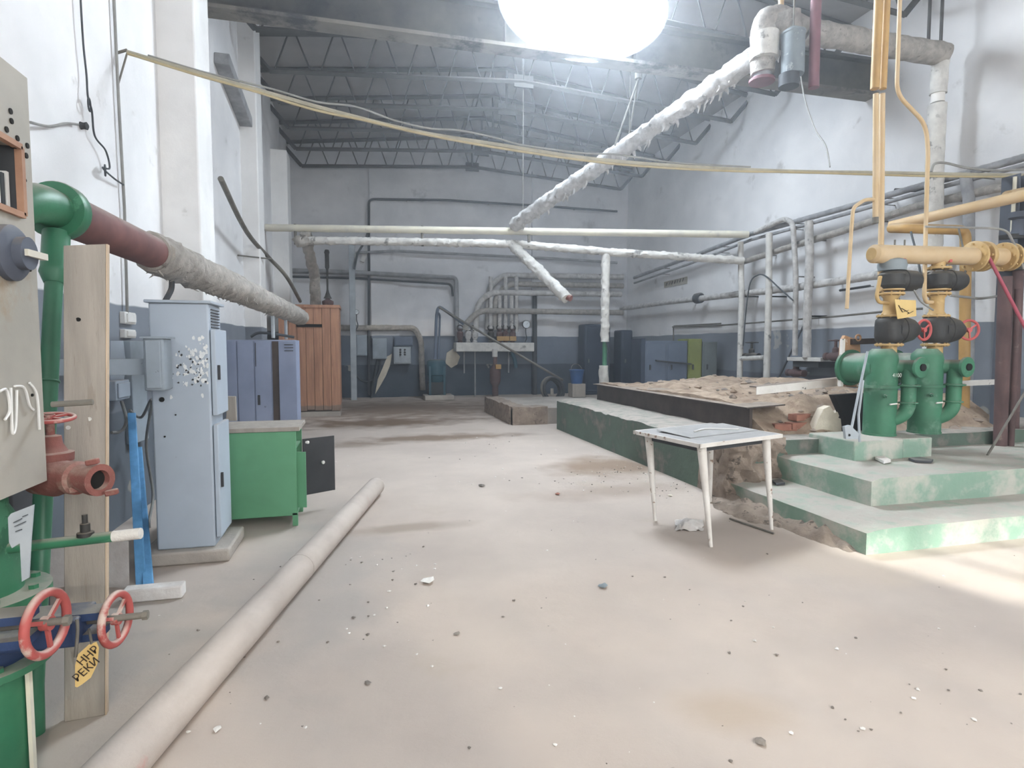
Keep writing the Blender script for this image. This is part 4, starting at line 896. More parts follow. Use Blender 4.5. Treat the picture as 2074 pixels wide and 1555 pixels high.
MB().lathe((gx1 + .17, gy0 + .44, (zb2 + zt2) / 2), (.5, -.85, 0), [(.01, 0), (.016, .02), (.01, .03)], 12).build('knob', M_white, dr_)
d2 = MB().obox((gx1 + .02, gy0 + .03, (zb2 + zt2) / 2 - .06), (.11, .015, .46), (.9, -.2, 0), (.2, .9, 0), (0, 0, 1)).build('door', M_greencab, gcab)
MB().lathe((gx1 + .07, gy0 + .02, zt2 - .10), (1, 0, 0), [(.008, 0), (.014, .02), (.008, .03)], 12).build('knob', M_white, gcab)
tag(MB().prism([P(458, 852, Y=5.2), P(478, 852, Y=5.2), P(476, 803, Y=5.2), P(460, 803, Y=5.2)], (0, .05, 0)).build('wood_offcut', M_wood), 'short wooden offcut standing on the green cabinet', 'wood block')

# lockers
ly = 8.35
lk = thing('metal_locker', 'wide dusty blue metal locker with one door ajar', 'locker', (-1.4, ly, 0))
lx = lambda px: P(px, 760, Y=ly).x
lz = P(520, 688, Y=ly).z
MB().box((lx(456), ly + .02, .06), (lx(600), ly + .5, lz)).build('body', M_locker, lk, bevel=.006)
for a_, b_, dy in ((457, 480, 0), (481, 515, 0), (516, 550, 0)):
    o = MB().box((lx(a_) + .004, ly, .1), (lx(b_) - .004, ly + .02, lz - .02)).build('door', M_locker, lk, bevel=.003)
MB().box((lx(552), ly + .004, .1), (lx(565), ly + .024, lz - .02)).build('door_gap', M_sheet, lk)
o = MB().obox((lx(584), ly - .03, (lz + .08) / 2), (lx(603) - lx(567), .02, lz - .12), (1, -.16, 0), (.16, 1, 0), (0, 0, 1)).build('door', M_locker, lk, bevel=.003, label='locker door standing ajar')
for i in range(3): MB().box((lx(578), ly - .056, lz - .07 - i * .04), (lx(596), ly - .03, lz - .06 - i * .04)).build('louver', M_darkbox, o)
MB().box((lx(521), ly - .012, P(521, 820, Y=ly).z), (lx(526), ly, P(521, 800, Y=ly).z)).build('lock', M_darkbox, lk)
MB().box((lx(518), ly - .008, P(518, 742, Y=ly).z), (lx(519.5), ly, P(518, 694, Y=ly).z)).build('vent_slot', M_darkbox, lk)
for x in (lx(458), lx(595)): MB().box((x, ly + .05, 0), (x + .04, ly + .45, .07)).build('foot', M_locker, lk)
pipe('black_hose', 'black hose lying on top of the wide blue locker', spline([P(508, 682, Y=ly + .2), P(525, 674, Y=ly + .2), P(560, 677, Y=ly + .2), P(596, 683, Y=ly + .2)]), .018, M_cableD, n=8, cat='hose')
# plank cupboard
sy = 13.0; sx0, sx1 = P(566, 760, Y=sy).x, P(689, 760, Y=sy).x; sz = P(640, 617, Y=sy).z
sh = thing('plank_cupboard', 'tall brown cupboard of vertical pine planks', 'cupboard', ((sx0 + sx1) / 2, sy, 0))
edges = [sx0 + (sx1 - sx0) * k for k in (0, .16, .30, .44, .57, .71, .85, 1.0)]
for a_, b_ in zip(edges, edges[1:]):
    MB().box((a_ + .004, sy + random.uniform(-.008, .008), .10 + random.uniform(0, .05)), (b_ - .004, sy + .03, sz - .06)).build('plank', M_pine, sh, bevel=.003)
for y_ in (sy + .12, sy + .3, sy + .5, sy + .7):
    MB().box((sx1 - .03, y_ - .085, .1), (sx1, y_ + .085, sz - .06)).build('plank', M_pine, sh, bevel=.003)
MB().box((sx0 - .02, sy - .02, sz - .06), (sx1 + .02, sy + .8, sz)).build('top_board', M_pine, sh)
MB().box((sx0, sy + .03, 0), (sx1 - .03, sy + .78, sz - .06)).build('carcass', M_sheet, sh)
MB().box((P(600, 658, Y=sy).x, sy - .016, P(600, 662, Y=sy).z), (P(652, 658, Y=sy).x, sy, P(600, 656, Y=sy).z)).build('door_gap', M_hole, sh)
MB().box((sx0, sy - .05, 0), (sx1, sy + .3, .10)).build('sill', M_conc, sh)
t = thing('valve_spindle', 'black valve with long spindle standing on the plank cupboard', 'valve', P(662, 612, Y=sy + .3))
q = P(664, 614, Y=sy + .3); q.z = sz
MB().lathe(q, (0, 0, 1), [(.10, 0), (.12, .05), (.12, .1), (.05, .14), (.05, .18)], 16).build('base', M_brown, t)
MB().lathe(q + V(0, 0, .16), (0, 0, 1), [(.09, 0), (.06, .05), (.03, .14), (.02, .2), (.022, .62), (.045, .66), (.045, .95), (.06, .98), (.04, 1.04)], 14).build('spindle', M_black, t)
# leaning tube left
tag(MB().tube(spline([P(447, 362, X=-1.62), P(500, 470, X=-1.7), P(545, 522, X=-1.66), P(580, 560, X=-1.4), P(608, 610, Y=13.2)], 6), .035, 10).build('leaning_tube', M_rod), 'thin grey tube leaning from the left pillar to the plank cupboard', 'tube')
pipe('wall_rod', 'thin rod sticking out of the left wall above the lockers', [P(482, 517, X=XL + .02), P(548, 524, Y=11.2)], .014, M_rod, n=6, cat='rod')
# ================================================================== RIGHT WALL PIPES
XP = XR - .3
def wallpipe(label, pix, r, m_, rough=.0, every=2, X=XP, fil=.0, br=True, group='pipes along the right wall', name='wall_pipe'):
    pts = [P(x, y, X=X) for x, y in pix]
    pts = [V(p.x, min(p.y, YE - .25), p.z) for p in pts]
    if pix[-1][0] >= 2074: e_ = (pts[-1] - pts[-2]).normalized(); pts.append(pts[-1] + e_ * ((pts[-1].y - YB) / -e_.y + .05))
    bks = []
    if br:
        for i in range(len(pts) - 1):
            k = max(1, int((pts[i + 1] - pts[i]).length / 2.2))
            bks += [(pts[i].lerp(pts[i + 1], (j + .5) / k), 'R') for j in range(k)]
    return pipe(name, label, pts, r, m_, fil, brackets=bks, rough=rough, group=group)
wallpipe('top insulated pipe sloping along the right wall', [(1285, 562), (1400, 520), (1520, 474), (1700, 424), (1880, 372), (2100, 312)], .05, M_pipeG, .12)
wallpipe('thin grey pipe just under the top pipe on the right wall', [(1285, 573), (1400, 533), (1520, 486), (1700, 437), (1880, 386), (2100, 328)], .032, M_pipeG)
wallpipe('middle insulated pipe along the right wall', [(1504, 531), (1600, 500), (1700, 470), (1850, 420), (2000, 385), (2100, 365)], .06, M_insul, .16, X=XP + .02)
wallpipe('lower insulated pipe along the right wall with a dark coupling', [(1235, 629), (1350, 612), (1440, 602), (1600, 584), (1772, 558), (1930, 540)], .07, M_insulW, .14)
tag(MB().lathe(P(1420, 603, X=XP), (0, 1, 0), [(.1, 0), (.13, .03), (.13, .2), (.1, .23)], 18).build('coupling', M_pipeD), 'dark round coupling on the lower insulated wall pipe', 'coupling')
wallpipe('thin drooping pipe lowest on the right wall', [(1362, 662), (1470, 658), (1600, 648), (1700, 640), (1780, 632), (1900, 622)], .018, M_rod, X=XR - .12)
# verticals
for k, (pts, r, m_, rg, lab) in enumerate([
    ([(1500, 490), (1502, 600), (1497, 780)], .062, M_insulP, .06, 'white wrapped vertical pipe nearest the far lockers on the right wall'),
    ([(1558, 472), (1557, 600), (1548, 780)], .066, M_insulP, .08, 'second white wrapped vertical pipe on the right wall'),
    ([(1530, 470), (1590, 442), (1606, 452), (1612, 560), (1610, 720)], .05, M_insulW, .10, 'hooked insulated pipe arching up over the wall pipes'),
    ([(1638, 448), (1640, 520), (1635, 640), (1634, 724)], .075, M_insulW, .10, 'thick insulated vertical pipe ending at the shelf on the right wall')]):
    pp = [P(x, y, X=XP - .12) for x, y in pts]
    if k < 2: pp[-1].z = .3; pp[-1].y = pp[-2].y
    pipe('vertical_pipe', lab, pp, r, m_, .2, brackets=[(pp[len(pp) // 2], 'R'), (pp[-2], 'R')], rough=rg, group='vertical pipes on the right wall')
def smallvalve(label, c, s=1., m_=M_black, wall=None):
    t = thing('small_valve', label, 'valve', c, 'small dark valves on the right wall')
    c = V(c)
    MB().lathe(c + V(0, -.16 * s, 0), (0, 1, 0), [(.05 * s, 0), (.05 * s, .03 * s), (.035 * s, .04 * s), (.06 * s, .12 * s), (.06 * s, .2 * s), (.035 * s, .28 * s), (.05 * s, .29 * s), (.05 * s, .32 * s)], 14).build('body', m_, t)
    MB().lathe(c, (0, 0, 1), [(.04 * s, 0), (.04 * s, .1 * s), (.018 * s, .12 * s), (.018 * s, .2 * s)], 12).build('bonnet', m_, t)
    handwheel(t, c + V(0, 0, .2 * s), (0, 0, 1), .085 * s, m_, 3)
    if wall: MB().bar(c, wall, .03, .03).build('branch', M_pipeG, t)
c = P(1522, 722, X=XP - .05); smallvalve('dark valve on a pale branch between the first two vertical pipes', c, 1.5, wall=(XR, c.y, c.z))
c = P(1612, 755, X=XP); smallvalve('low dark red valve below the hooked insulated pipe', c, 1.4, M_brown, wall=(XR, c.y, c.z))
c = P(1692, 722, X=XP - .1); smallvalve('dark red valve at the end of the wall shelf', c, 1.4, M_brown, wall=(XR, c.y, c.z))
a, b = P(1632, 727, X=XR - .02), P(1702, 727, X=XR - .02)
t = thing('wall_shelf', 'dusty pipe shelf on the right wall ending at the red valve', 'shelf', a)
MB().box((XR - .45, min(a.y, b.y), a.z - .03), (XR + .01, max(a.y, b.y), a.z + .04)).build('board', M_insulP, t, bevel=.006)
MB().box((XR - .4, min(a.y, b.y) + .1, a.z - .14), (XR + .01, max(a.y, b.y) - .1, a.z - .03)).build('support', M_darkbox, t)
MB().tube([P(1500, 725, X=XP - .12), P(1550, 722, X=XP - .12)], .05, 12)
tag(MB().tube([P(1500, 726, X=XP - .12), P(1548, 724, X=XP - .12)], .05, 12).build('branch_pipe', M_insulP), 'short pale branch pipe linking the first two vertical pipes', 'pipe')
pipe('bent_cable', 'black cable arching over the lower wall pipe', spline([P(1505, 700, X=XP - .2), P(1512, 620, X=XP - .2), P(1520, 572, X=XP - .2), P(1535, 557, X=XP - .2), P(1552, 560, X=XP - .2), P(1580, 585, X=XP - .15), P(1606, 608, X=XP - .2)]), .014, M_cableD, n=6, cat='cable')
pipe('leaning_bar', 'thin bar leaning behind the vertical pipes at the right wall', [P(1632, 650, X=XR - .05), P(1578, 764, X=XR - .35)], .02, M_pipeD, n=6, cat='bar')
t = thing('wall_notice', 'faded beige notice strip on the right wall', 'sign', P(1368, 574, X=XR))
MB().prism([P(x, y, X=XR - .02) for x, y in [(1345, 571), (1391, 560), (1391, 574), (1345, 583)]], (.03, 0, 0)).build('board', M_sign, t)
for k in range(7): MB().bar(P(1350 + k * 5.5, 579 - k * 1.5, X=XR - .025), P(1352 + k * 5.5, 572 - k * 1.5, X=XR - .025), .05, .004).build('scrawl', M_rod, t)
pipe('wall_rail', 'short dark rod fixed to the right wall behind the vent pipe', [P(1701, 588, X=XR - .08), P(1762, 579, X=XR - .08)], .022, M_pipeD, n=8, brackets=[(P(1762, 580, X=XR - .08), 'R'), (P(1705, 588, X=XR - .08), 'R')], cat='rod')
pipe('wall_rail', 'dark angle rod high on the right wall by the white riser', [P(1812, 385, X=XR - .25), P(1870, 385, X=XR - .1)], .03, M_pipeD, n=8, brackets=[(P(1868, 385, X=XR - .1), 'R')], cat='rod')
pipe('wall_support', 'grey post carrying the wall pipes behind the gas main', [P(1955, 352, X=XP - .05), P(1962, 400, X=XP - .05), P(1962, 690, X=XP - .05), V(XP - .05, P(1962, 690, X=XP - .05).y, 0)], .07, M_pipeG, n=14, cat='post')
tag(MB().lathe(V(XP - .35, 7.0, .0), (0, 0, 1), [(.20, 0), (.24, .06), (.24, .92), (.22, 1.0)], 28).build('grey_tank', M_navyL), 'upright grey blue tank at the right wall behind the burners', 'tank')

# white insulated riser on the right wall + horizontal run to the hanging elbow stack
rX = XR - .45; ra = P(1908, 110, X=rX); RYY = ra.y
ri = thing('insulated_riser', 'white insulated riser turning into a ragged overhead run', 'pipe', (rX, RYY, .5))
MB().rough([ra, P(1905, 130, X=rX), P(1900, 190, X=rX)], .105, .06, 18).build('jacket', M_insulP, ri)
MB().cyl(P(1900, 188, X=rX), P(1899, 208, X=rX), .085, n=18).build('bare_joint', M_whitepeel, ri)
MB().rough([P(1899, 212, X=rX), P(1893, 330, X=rX), P(1890, 520, X=rX), P(1888, 690, X=rX), V(rX, P(1888, 690, X=rX).y, .5)], .115, .06, 18).build('jacket', M_insulP, ri)
sa = P(1625, 62, Y=RYY)
MB().rough([sa, sa.lerp(ra, .5), ra + V(.02, 0, 0)], .15, .12, 18).build('ragged_run', M_insul, ri)
for px in (1880, 1905):
    q = P(px, 92, Y=RYY); MB().bar(q, V(q.x, q.y, roof_z(q.x)), .03, .03).build('hanger', M_truss, ri)
# hanging stack
sk = thing('elbow_stack', 'insulated elbow with hanging flanged stub below the roof', 'pipe', P(1545, 160, Y=RYY))
e1 = P(1545, 165, Y=RYY); e2 = P(1545, 80, Y=RYY); e3 = P(1565, 38, Y=RYY); e4 = P(1600, 45, Y=RYY)
MB().rough(fillet([P(1545, 150, Y=RYY), e2, P(1548, 40, Y=RYY), P(1580, 36, Y=RYY), sa], .22, 8), .15, .10, 18).build('elbow_jacket', M_insul, sk)
MB().rough([P(1548, 120, Y=RYY - .05), P(1549, 70, Y=RYY - .05)], .175, .05, 18).build('wrapped_collar', M_insulP, sk)
MB().cyl(P(1543, 165, Y=RYY), P(1545, 140, Y=RYY), .11, n=18).build('stub', M_pipeG, sk)
flange(sk, P(1543, 164, Y=RYY), (0, 0, 1), .16, .04, M_purple, 0)
MB().tube([P(1581, 60, Y=RYY), roofed(P(1581, -40, Y=RYY))], .035, 10).build('hanger_pipe', M_yelC, sk)
MB().rough([P(1590, 30, Y=RYY - .1), P(1600, 100, Y=RYY - .1)], .17, .14, 16).build('ragged_wrap', M_insul, sk)
zy = thing('zinc_cylinder', 'grey sheet metal cylinder hanging by the insulated elbow', 'cylinder', P(1605, 150, Y=RYY - .3))
q1, q2 = P(1605, 152, Y=RYY - .3), P(1607, 66, Y=RYY - .3)
MB().lathe(q1, q2 - q1, [(.13, 0), (.135, .02), (.135, (q2 - q1).length - .03), (.145, (q2 - q1).length - .02), (.145, (q2 - q1).length), (.05, (q2 - q1).length + .06)], 26).build('shell', M_zinc, zy)
MB().cyl(q1 + V(-.05, 0, -.15), q1 + V(-.05, 0, 0), .12, n=20).build('dark_base', M_pipeD, zy)
MB().tube([q2 + V(0, 0, .05), roofed(q2)], .012, 6).build('hanger', M_rod, zy)
pipe('mauve_pipe', 'mauve painted pipe dropping from the roof beside the zinc cylinder', [roofed(P(1652, 100, Y=6.3)), P(1651, 60, Y=6.3), P(1648, 178, Y=6.3)], .062, M_purple, n=18)
pipe('dangling_cable', 'thin grey cable dangling from the zinc cylinder to the overhead cable', spline([P(1622, 155, Y=6.2), P(1630, 200, Y=6.1), P(1650, 260, Y=5.8), P(1672, 295, Y=5.4), P(1681, 338, Y=5.1)]), .008, M_cableG, n=6, cat='cable')
# long diagonal insulated pipe
da = P(1612, 58, Y=RYY - .15); db = P(1042, 455, Y=12.0)
dg = thing('insulated_pipe', 'long ragged insulated pipe descending through the middle of the hall', 'pipe', da)
MB().rough([da, da.lerp(db, .5), db], .135, .3, 22, .05, 8).build('insulation', M_insulW, dg)
mb = MB()
for i in range(70):
    p = da.lerp(db, random.random() ** 1.5 * .97) + V(random.uniform(-.08, .08), 0, -.10)
    q_ = p + V(random.uniform(-.04, .04), random.uniform(-.08, .08), -random.uniform(.03, .16)); mb.tube([p, p.lerp(q_, .5) + V(.015, 0, 0), q_], [random.uniform(.02, .045), .02, .004], 6)
mb.build('ragged_tufts', M_insulW, dg)['kind'] = 'stuff'
hq = da.lerp(db, .50); ht = P(1293, 160, Y=hq.y + .05)
MB().lathe(ht, (0, 0, 1), [(.06, 0), (.06, .1), (.03, .12), (.03, .3)], 10).build('hanger_lug', M_rod, dg)
for s2 in (-.14, .14): MB().tube([ht, hq + V(s2, s2 * .5, .05)], .016, 6).build('hanger_rod', M_rod, dg)
MB().tube([ht + V(0, 0, .2), V(ht.x, gy, 5.7)], .014, 6).build('hanger_tie', M_rod, dg)
for px, py in ((1345, 215), (1070, 420)):
    q = da.lerp(db, (1612 - px) / 570.); MB().tube([q, V(q.x, q.y, 6.7)], .008, 5).build('hanger_wire', M_rod, dg)
# cross pipes
ca, cb_ = P(538, 461, X=XL + .02), P(1515, 475, X=XP - .1)
crs = thing('cross_pipe', 'smooth cream pipe crossing the hall from wall to wall', 'pipe', ca)
MB().tube([ca, ca.lerp(cb_, .45) + V(0, 0, .0), cb_], .075, 18).build('pipe_run', M_cream, crs)
for f_ in (.06, .32, .54): q = ca.lerp(cb_, f_); MB().tube([q + V(0, 0, .08), q - V(0, .02, .34)], .03, 8).build('strap', M_rod, crs)
cc, cd = P(612, 487, Y=ca.lerp(cb_, .06).y - .05), P(1505, 528, X=XP - .12)
cr2 = thing('cross_pipe', 'ragged white insulated pipe slung just below the cream pipe', 'pipe', cc)
MB().rough([cc, P(850, 490, Y=cc.lerp(cd, .27).y), P(1040, 494, Y=cc.lerp(cd, .48).y), P(1230, 510, Y=cc.lerp(cd, .7).y), cd], .082, .3, 16, .045, 4).build('insulation', M_insulP, cr2)
# down-going piece from the junction, toward the camera, with open end
jy = cc.lerp(cd, .48).y; j0 = P(1038, 496, Y=jy); j1 = P(1148, 604, Y=jy - 1.5)
br_ = thing('broken_branch', 'white wrapped branch pipe hanging down with an open pink end', 'pipe', j0)
MB().rough([j0, j1], .105, .3, 18, .045, 6).build('insulation', M_insulP, br_)
MB().tube([j1 - (j1 - j0).normalized() * .1, j1 + (j1 - j0).normalized() * .06 + V(.05, 0, .03)], .06, 14).build('open_end', M_redV, br_)
# vertical wrapped pipe onto the platform slab
vx = P(1227, 515, Y=cc.lerp(cd, .69).y)
vy = vx.y
vp = thing('wrapped_drop_pipe', 'white wrapped drop pipe with a bare green section over the rubble', 'pipe', (vx.x, vy, .31))
MB().rough([vx, P(1226, 610, Y=vy), P(1225, 692, Y=vy)], .09, .26, 18, .045, 9).build('insulation', M_insulP, vp)
MB().cyl(P(1225, 690, Y=vy), P(1224, 760, Y=vy), .05, n=14).build('bare_pipe', M_greenB, vp)
MB().tube(spline([P(1228, 692, Y=vy - .08), P(1232, 715, Y=vy - .1), P(1233, 745, Y=vy - .08)]), .012, 6).build('loose_wire', M_cableD, vp)
q = P(1223, 740, Y=vy); MB().rough([q, V(q.x, vy, .5), V(q.x, vy, .32)], [.10, .13, .14][0], .3, 16, .05, 2).build('wrapped_foot', M_insulP, vp)

# left cross support: ragged vertical at (630,470-620)
lx_ = P(628, 470, Y=13.2)
t = thing('ragged_post', 'ragged grey insulated pipe standing behind the plank cupboard', 'pipe', P(640, 620, Y=14))
MB().rough([P(618, 470, Y=13.0), P(628, 520, Y=13.4), P(638, 560, Y=13.9), P(640, 640, Y=14.0)], .11, .3, 14, .07, 1).build('insulation', M_insul, t)
MB().cyl(P(640, 600, Y=14.0), V(P(640, 600, Y=14.0).x, 14, 0), .09, n=14).build('pipe_leg', M_pipeG, t)
MB().rough([P(600, 480, Y=12.9), P(606, 492, Y=12.9), P(622, 487, Y=13.0)], .09, .3, 12).build('torn_wrap', M_insul, t)

# ================================================================== END WALL
EY = YE - .22
def ep(x, y, o=0.): return P(x, y, Y=EY - o)
def endpipe(label, pix, r, m_, rough=0., fil=.15, o=0., name='end_wall_pipe', fl=False):
    pts = [ep(x, y, o) for x, y in pix]
    if fl: pts[-1].z = 0
    bk = [(pts[i].lerp(pts[i + 1], .5), 'E') for i in range(len(pts) - 1)]
    return pipe(name, label, pts, r, m_, fil, brackets=bk, rough=rough, group='pipes on the end wall')
endpipe('thin dark pipe framing the end wall high up', [(747, 800), (747, 403), (900, 405), (1080, 416), (1250, 428)], .035, M_pipeD, fl=False)
endpipe('double grey pipe bending down beside the manifold', [(592, 548), (700, 551), (924, 562), (926, 690)], .065, M_pipeG, .08)
endpipe('thin grey pipe under the double pipe on the end wall', [(592, 560), (720, 563), (915, 575), (917, 600)], .035, M_pipeD)
endpipe('insulated pipe bending down to the blue pump', [(690, 664), (840, 664), (853, 690), (856, 790)], .085, M_insul, .14)
endpipe('long grey conduit high across the end wall', [(720, 512), (800, 508), (960, 516), (1130, 524), (1250, 532)], .04, M_pipeG)
endpipe('dark vertical pipe right of the pressure gauge', [(1083, 588), (1083, 800)], .075, M_pipeD, fl=True)
# grey steel post
q = P(712, 492, Y=16.9); b_ = P(712, 800, Y=16.9)
tag(MB().box((q.x - .08, 16.8, 0), (q.x + .08, 16.95, q.z)).build('steel_post', M_greycol, bevel=.01), 'pale grey steel post standing before the end wall', 'post')
tag(MB().tube(spline([P(718, 545, Y=16.7), P(724, 515, Y=16.75), P(738, 490, Y=17.0), P(745, 470, Y=17.2)]), .03, 8).build('hose', M_pipeD), 'dark hose curving off the pale steel post', 'hose')
tag(MB().bar(P(733, 530, Y=YE - .05), P(744, 505, Y=YE - .05), .12, .12).build('lamp_fitting', M_white), 'white tilted strip lamp on the end wall', 'lamp')
# manifold
mf = thing('pipe_manifold', 'manifold of insulated pipes and valves on the end wall', 'manifold', ep(1000, 700))
ys = EY - .25
for k, (y_, x_, xd, o) in enumerate(((557, 1262, 990, .0), (575, 1262, 1003, .12), (592, 1258, 966, .24), (629, 1262, 944, .34))):
    MB().rough(fillet([ep(x_, y_ + 4, o), ep(xd + 26, y_, o), ep(xd, y_ + 26, o), ep(xd - 2, 668, o)], .35, 6), .085, .14, 14, .06, k).build('insulated_pipe', M_insul if k % 2 else M_insulW, mf)
for k, x_ in enumerate((994, 1012, 1024, 1036, 1046)):
    MB().rough([ep(x_, 596 if k % 2 else 560, .2), ep(x_, 672, .2)], .06, .14, 12, .06).build('drop_pipe', M_insulW, mf)
for k, x_ in enumerate((932, 948, 962, 994, 1012, 1024, 1038)):
    vb = MB().lathe(ep(x_, 694, .25), (0, 0, 1), [(.07, 0), (.07, .05), (.045, .07), (.10, .18), (.10, .3), (.05, .36), (.08, .38), (.08, .42)], 14).build('valve', [M_brown, M_insulW, M_insulW, M_black, M_brown, M_brown, M_brown][k], mf)
    if k in (4, 5, 6): MB().box(V(ep(x_ - 5, 690, .40)), V(ep(x_ + 6, 681, .30))).build('yellow_body', M_yelD, vb)
    MB().torus(ep(x_, 664, .25), (0, -1, .4), .09, .018, 16, 6).build('valve_wheel', M_black, vb)
a, b = ep(924, 712, .45), ep(1074, 694, .0)
MB().box((a.x, a.y, a.z), (b.x, b.y + .1, b.z)).build('header_beam', M_insulP, mf, bevel=.02)
for x_ in (940, 962, 1000, 1030): MB().cyl(ep(x_, 712, .2), V(ep(x_, 712, .2).x, EY - .2, 0 if x_ == 962 else .7), .022, n=8).build('drain_tube', M_pipeG, mf)
MB().tube(fillet([ep(1035, 712, .3), ep(1042, 725, .3), ep(1045, 745, .3)], .1), .06, 10).build('blue_stub', M_teal, mf)
def gauge(label, px, py, R, o=.2, yb=None):
    t = thing('pressure_gauge', label, 'gauge', ep(px, py, o))
    c = ep(px, py, o)
    MB().lathe(c, (0, -1, 0), [(R, 0), (R, .06), (R * .9, .07)], 22).build('case', M_darkbox, t)
    MB().lathe(c + V(0, -.06, 0), (0, -1, 0), [(R * .88, 0), (R * .88, .015)], 22).build('dial', M_dial, t)
    MB().bar(c + V(0, -.08, 0), c + V(R * .5, -.08, R * .45), .015, .006).build('needle', M_darkbox, t)
    MB().tube(spline([c - V(0, 0, R), c - V(0, 0, R + .15), c - V(-.03, 0, R + .3), c - V(.05, -.05, R + .45), V(c.x - .1, EY, ep(px, yb, 0).z)]), .014, 6).build('siphon_tube', M_cableD, t)
    MB().bar(c, V(c.x, YE, c.z), .03, .03).build('bracket', M_rod, t)
gauge('round white pressure gauge beside the manifold', 1065, 657, .125, yb=695); gauge('small white gauge beside the pale steel post', 722, 632, .07, .4, yb=655)
# boxes
def wbox(name, label, x0, y0, x1, y1, dep_, m_, dots=False):
    t = thing(name, label, 'electrical box', ep((x0 + x1) / 2, y1))
    a, b = P(x0, y1, Y=YE - dep_), P(x1, y0, Y=YE - dep_)
    MB().box((a.x, YE - dep_, a.z), (b.x, YE + .01, b.z)).build('case', m_, t, bevel=.012)
    d_ = MB().box((a.x + .03, YE - dep_ - .02, a.z + .03), (b.x - .03, YE - dep_, b.z - .03)).build('door', m_, t, bevel=.006)
    if dots:
        for i in range(2):
            for j in range(3):
                q = V(a.x + (b.x - a.x) * (.38 + .26 * i), YE - dep_ - .02, a.z + (b.z - a.z) * (.82 - .14 * j)); MB().cyl(q, q - V(0, .02, 0), .03, n=12).build('button', M_darkbox, d_)
wbox('electrical_box', 'grey electrical box left of the dark pipe on the end wall', 721, 678, 743, 720, .3, M_greybox)
wbox('electrical_box', 'grey electrical box trailing cables on the end wall', 755, 685, 783, 727, .35, M_greybox)
wbox('electrical_box', 'grey upper box above the push button box', 799, 682, 836, 701, .25, M_navyL)
wbox('push_button_box', 'pale box with six dark push buttons on the end wall', 798, 702, 832, 737, .4, M_greycol, True)
tag(MB().tube(spline([ep(770, 727), ep(768, 750), ep(757, 768), ep(738, 772), ep(722, 760), ep(718, 740)]), .03, 8).build('drooping_cable', M_cableD), 'drooping dark cable loop below the wall boxes', 'cable')
tag(MB().tube([ep(765, 727), ep(756, 775), V(ep(752, 790).x, EY, 0)], .035, 8).build('floor_cable', M_cableD), 'straight dark cable running down to the floor from the grey box', 'cable')
pa_ = [ep(x, y, -.06) for x, y in [(760, 798), (765, 768), (775, 745), (784, 722), (794, 716), (790, 740), (782, 760), (772, 778)]]
tag(MB().prism(pa_, (0, .2, 0)).build('bare_plaster', M_plaster), 'bare plaster patch on the end wall under the boxes', 'plaster')
tag(MB().prism([ep(x, y, -.19) for x, y in [(902, 735), (905, 714), (918, 706), (932, 722), (926, 738), (914, 745)]], (0, .04, 0)).build('bare_plaster', M_plaster), 'small bare plaster patch on the end wall beside the pump', 'plaster')
# blue pump on a pad
py_ = 16.5
pc = P(884, 800, Y=py_); pu = thing('blue_pump', 'teal pump with tall bent pipe on a concrete pad', 'pump', (pc.x, py_, 0))
MB().box((P(858, 800, Y=py_).x, py_ - .4, 0), (P(916, 800, Y=py_).x, py_ + .3, .14)).build('pad', M_conc, pu, bevel=.02)
MB().box((pc.x - .25, py_ - .2, .14), (pc.x + .25, py_ + .2, .5)).build('frame', M_darkbox, pu, bevel=.02)
MB().lathe((pc.x, py_, .5), (0, 0, 1), [(.2, 0), (.24, .1), (.24, .18), (.27, .2), (.27, .55), (.22, .62), (.12, .64)], 22).build('motor', M_teal, pu)
for s2 in (-1, 1): MB().box((pc.x + s2 * .2 - .03, py_ - .22, .14), (pc.x + s2 * .2 + .03, py_ - .16, .95)).build('leg', M_teal, pu)
MB().tube(fillet([V(pc.x - .03, py_, 1.05), P(884, 640, Y=py_), P(888, 619, Y=py_), P(925, 645, Y=17.0), P(944, 660, Y=17.2)], .15), .045, 10).build('tall_pipe', M_navyL, pu)
MB().tube(fillet([V(pc.x + .06, py_, 1.05), P(891, 640, Y=py_), P(888, 632, Y=py_), P(884, 640, Y=py_)], .06), .03, 8).build('return_pipe', M_navyL, pu)
# red-brown hand pump
q = P(1003, 800, Y=16.6)
t = thing('red_pump', 'dark red upright pump with a yellow fitting', 'pump', (q.x, 16.6, 0))
MB().lathe((q.x, 16.6, 0), (0, 0, 1), [(.09, 0), (.09, .35), (.13, .42), (.16, .5), (.16, .82), (.1, .9), (.06, 1.0), (.06, 1.25)], 18).build('body', M_brown, t)
MB().box((q.x - .02, 16.42, .85), (q.x + .14, 16.6, .98)).build('yellow_fitting', M_yelD, t)
MB().cyl((q.x - .01, 16.6, 1.2), (q.x - .01, 16.6, 1.42), .08, n=14).build('white_neck', M_insulP, t)
# tanks at the right end
for k, (x0_, x1_, y0_, yq) in enumerate(((1184, 1236, 656, 16.9), (1258, 1281, 668, 16.6))):
    a, b = P(x0_, 760, Y=yq), P(x1_, 760, Y=yq); z1_ = P(x0_, y0_, Y=yq).z
    t = thing('steel_tank', ['tall dark navy steel cabinet by the wrapped drop pipe', 'narrow navy steel cabinet in the far corner'][k], 'cabinet', ((a.x + b.x) / 2, yq, 0))
    MB().box((a.x, yq, 0), (b.x, yq + .6, z1_)).build('body', M_navy, t, bevel=.05)
    o = MB().box((a.x + .06, yq - .02, .1), (b.x - .06, yq, z1_ - .08)).build('door', M_navy, t, bevel=.01)
    MB().box((a.x + .1, yq - .05, 1.0), (a.x + .14, yq - .02, 1.12)).build('handle', M_greyL, o)
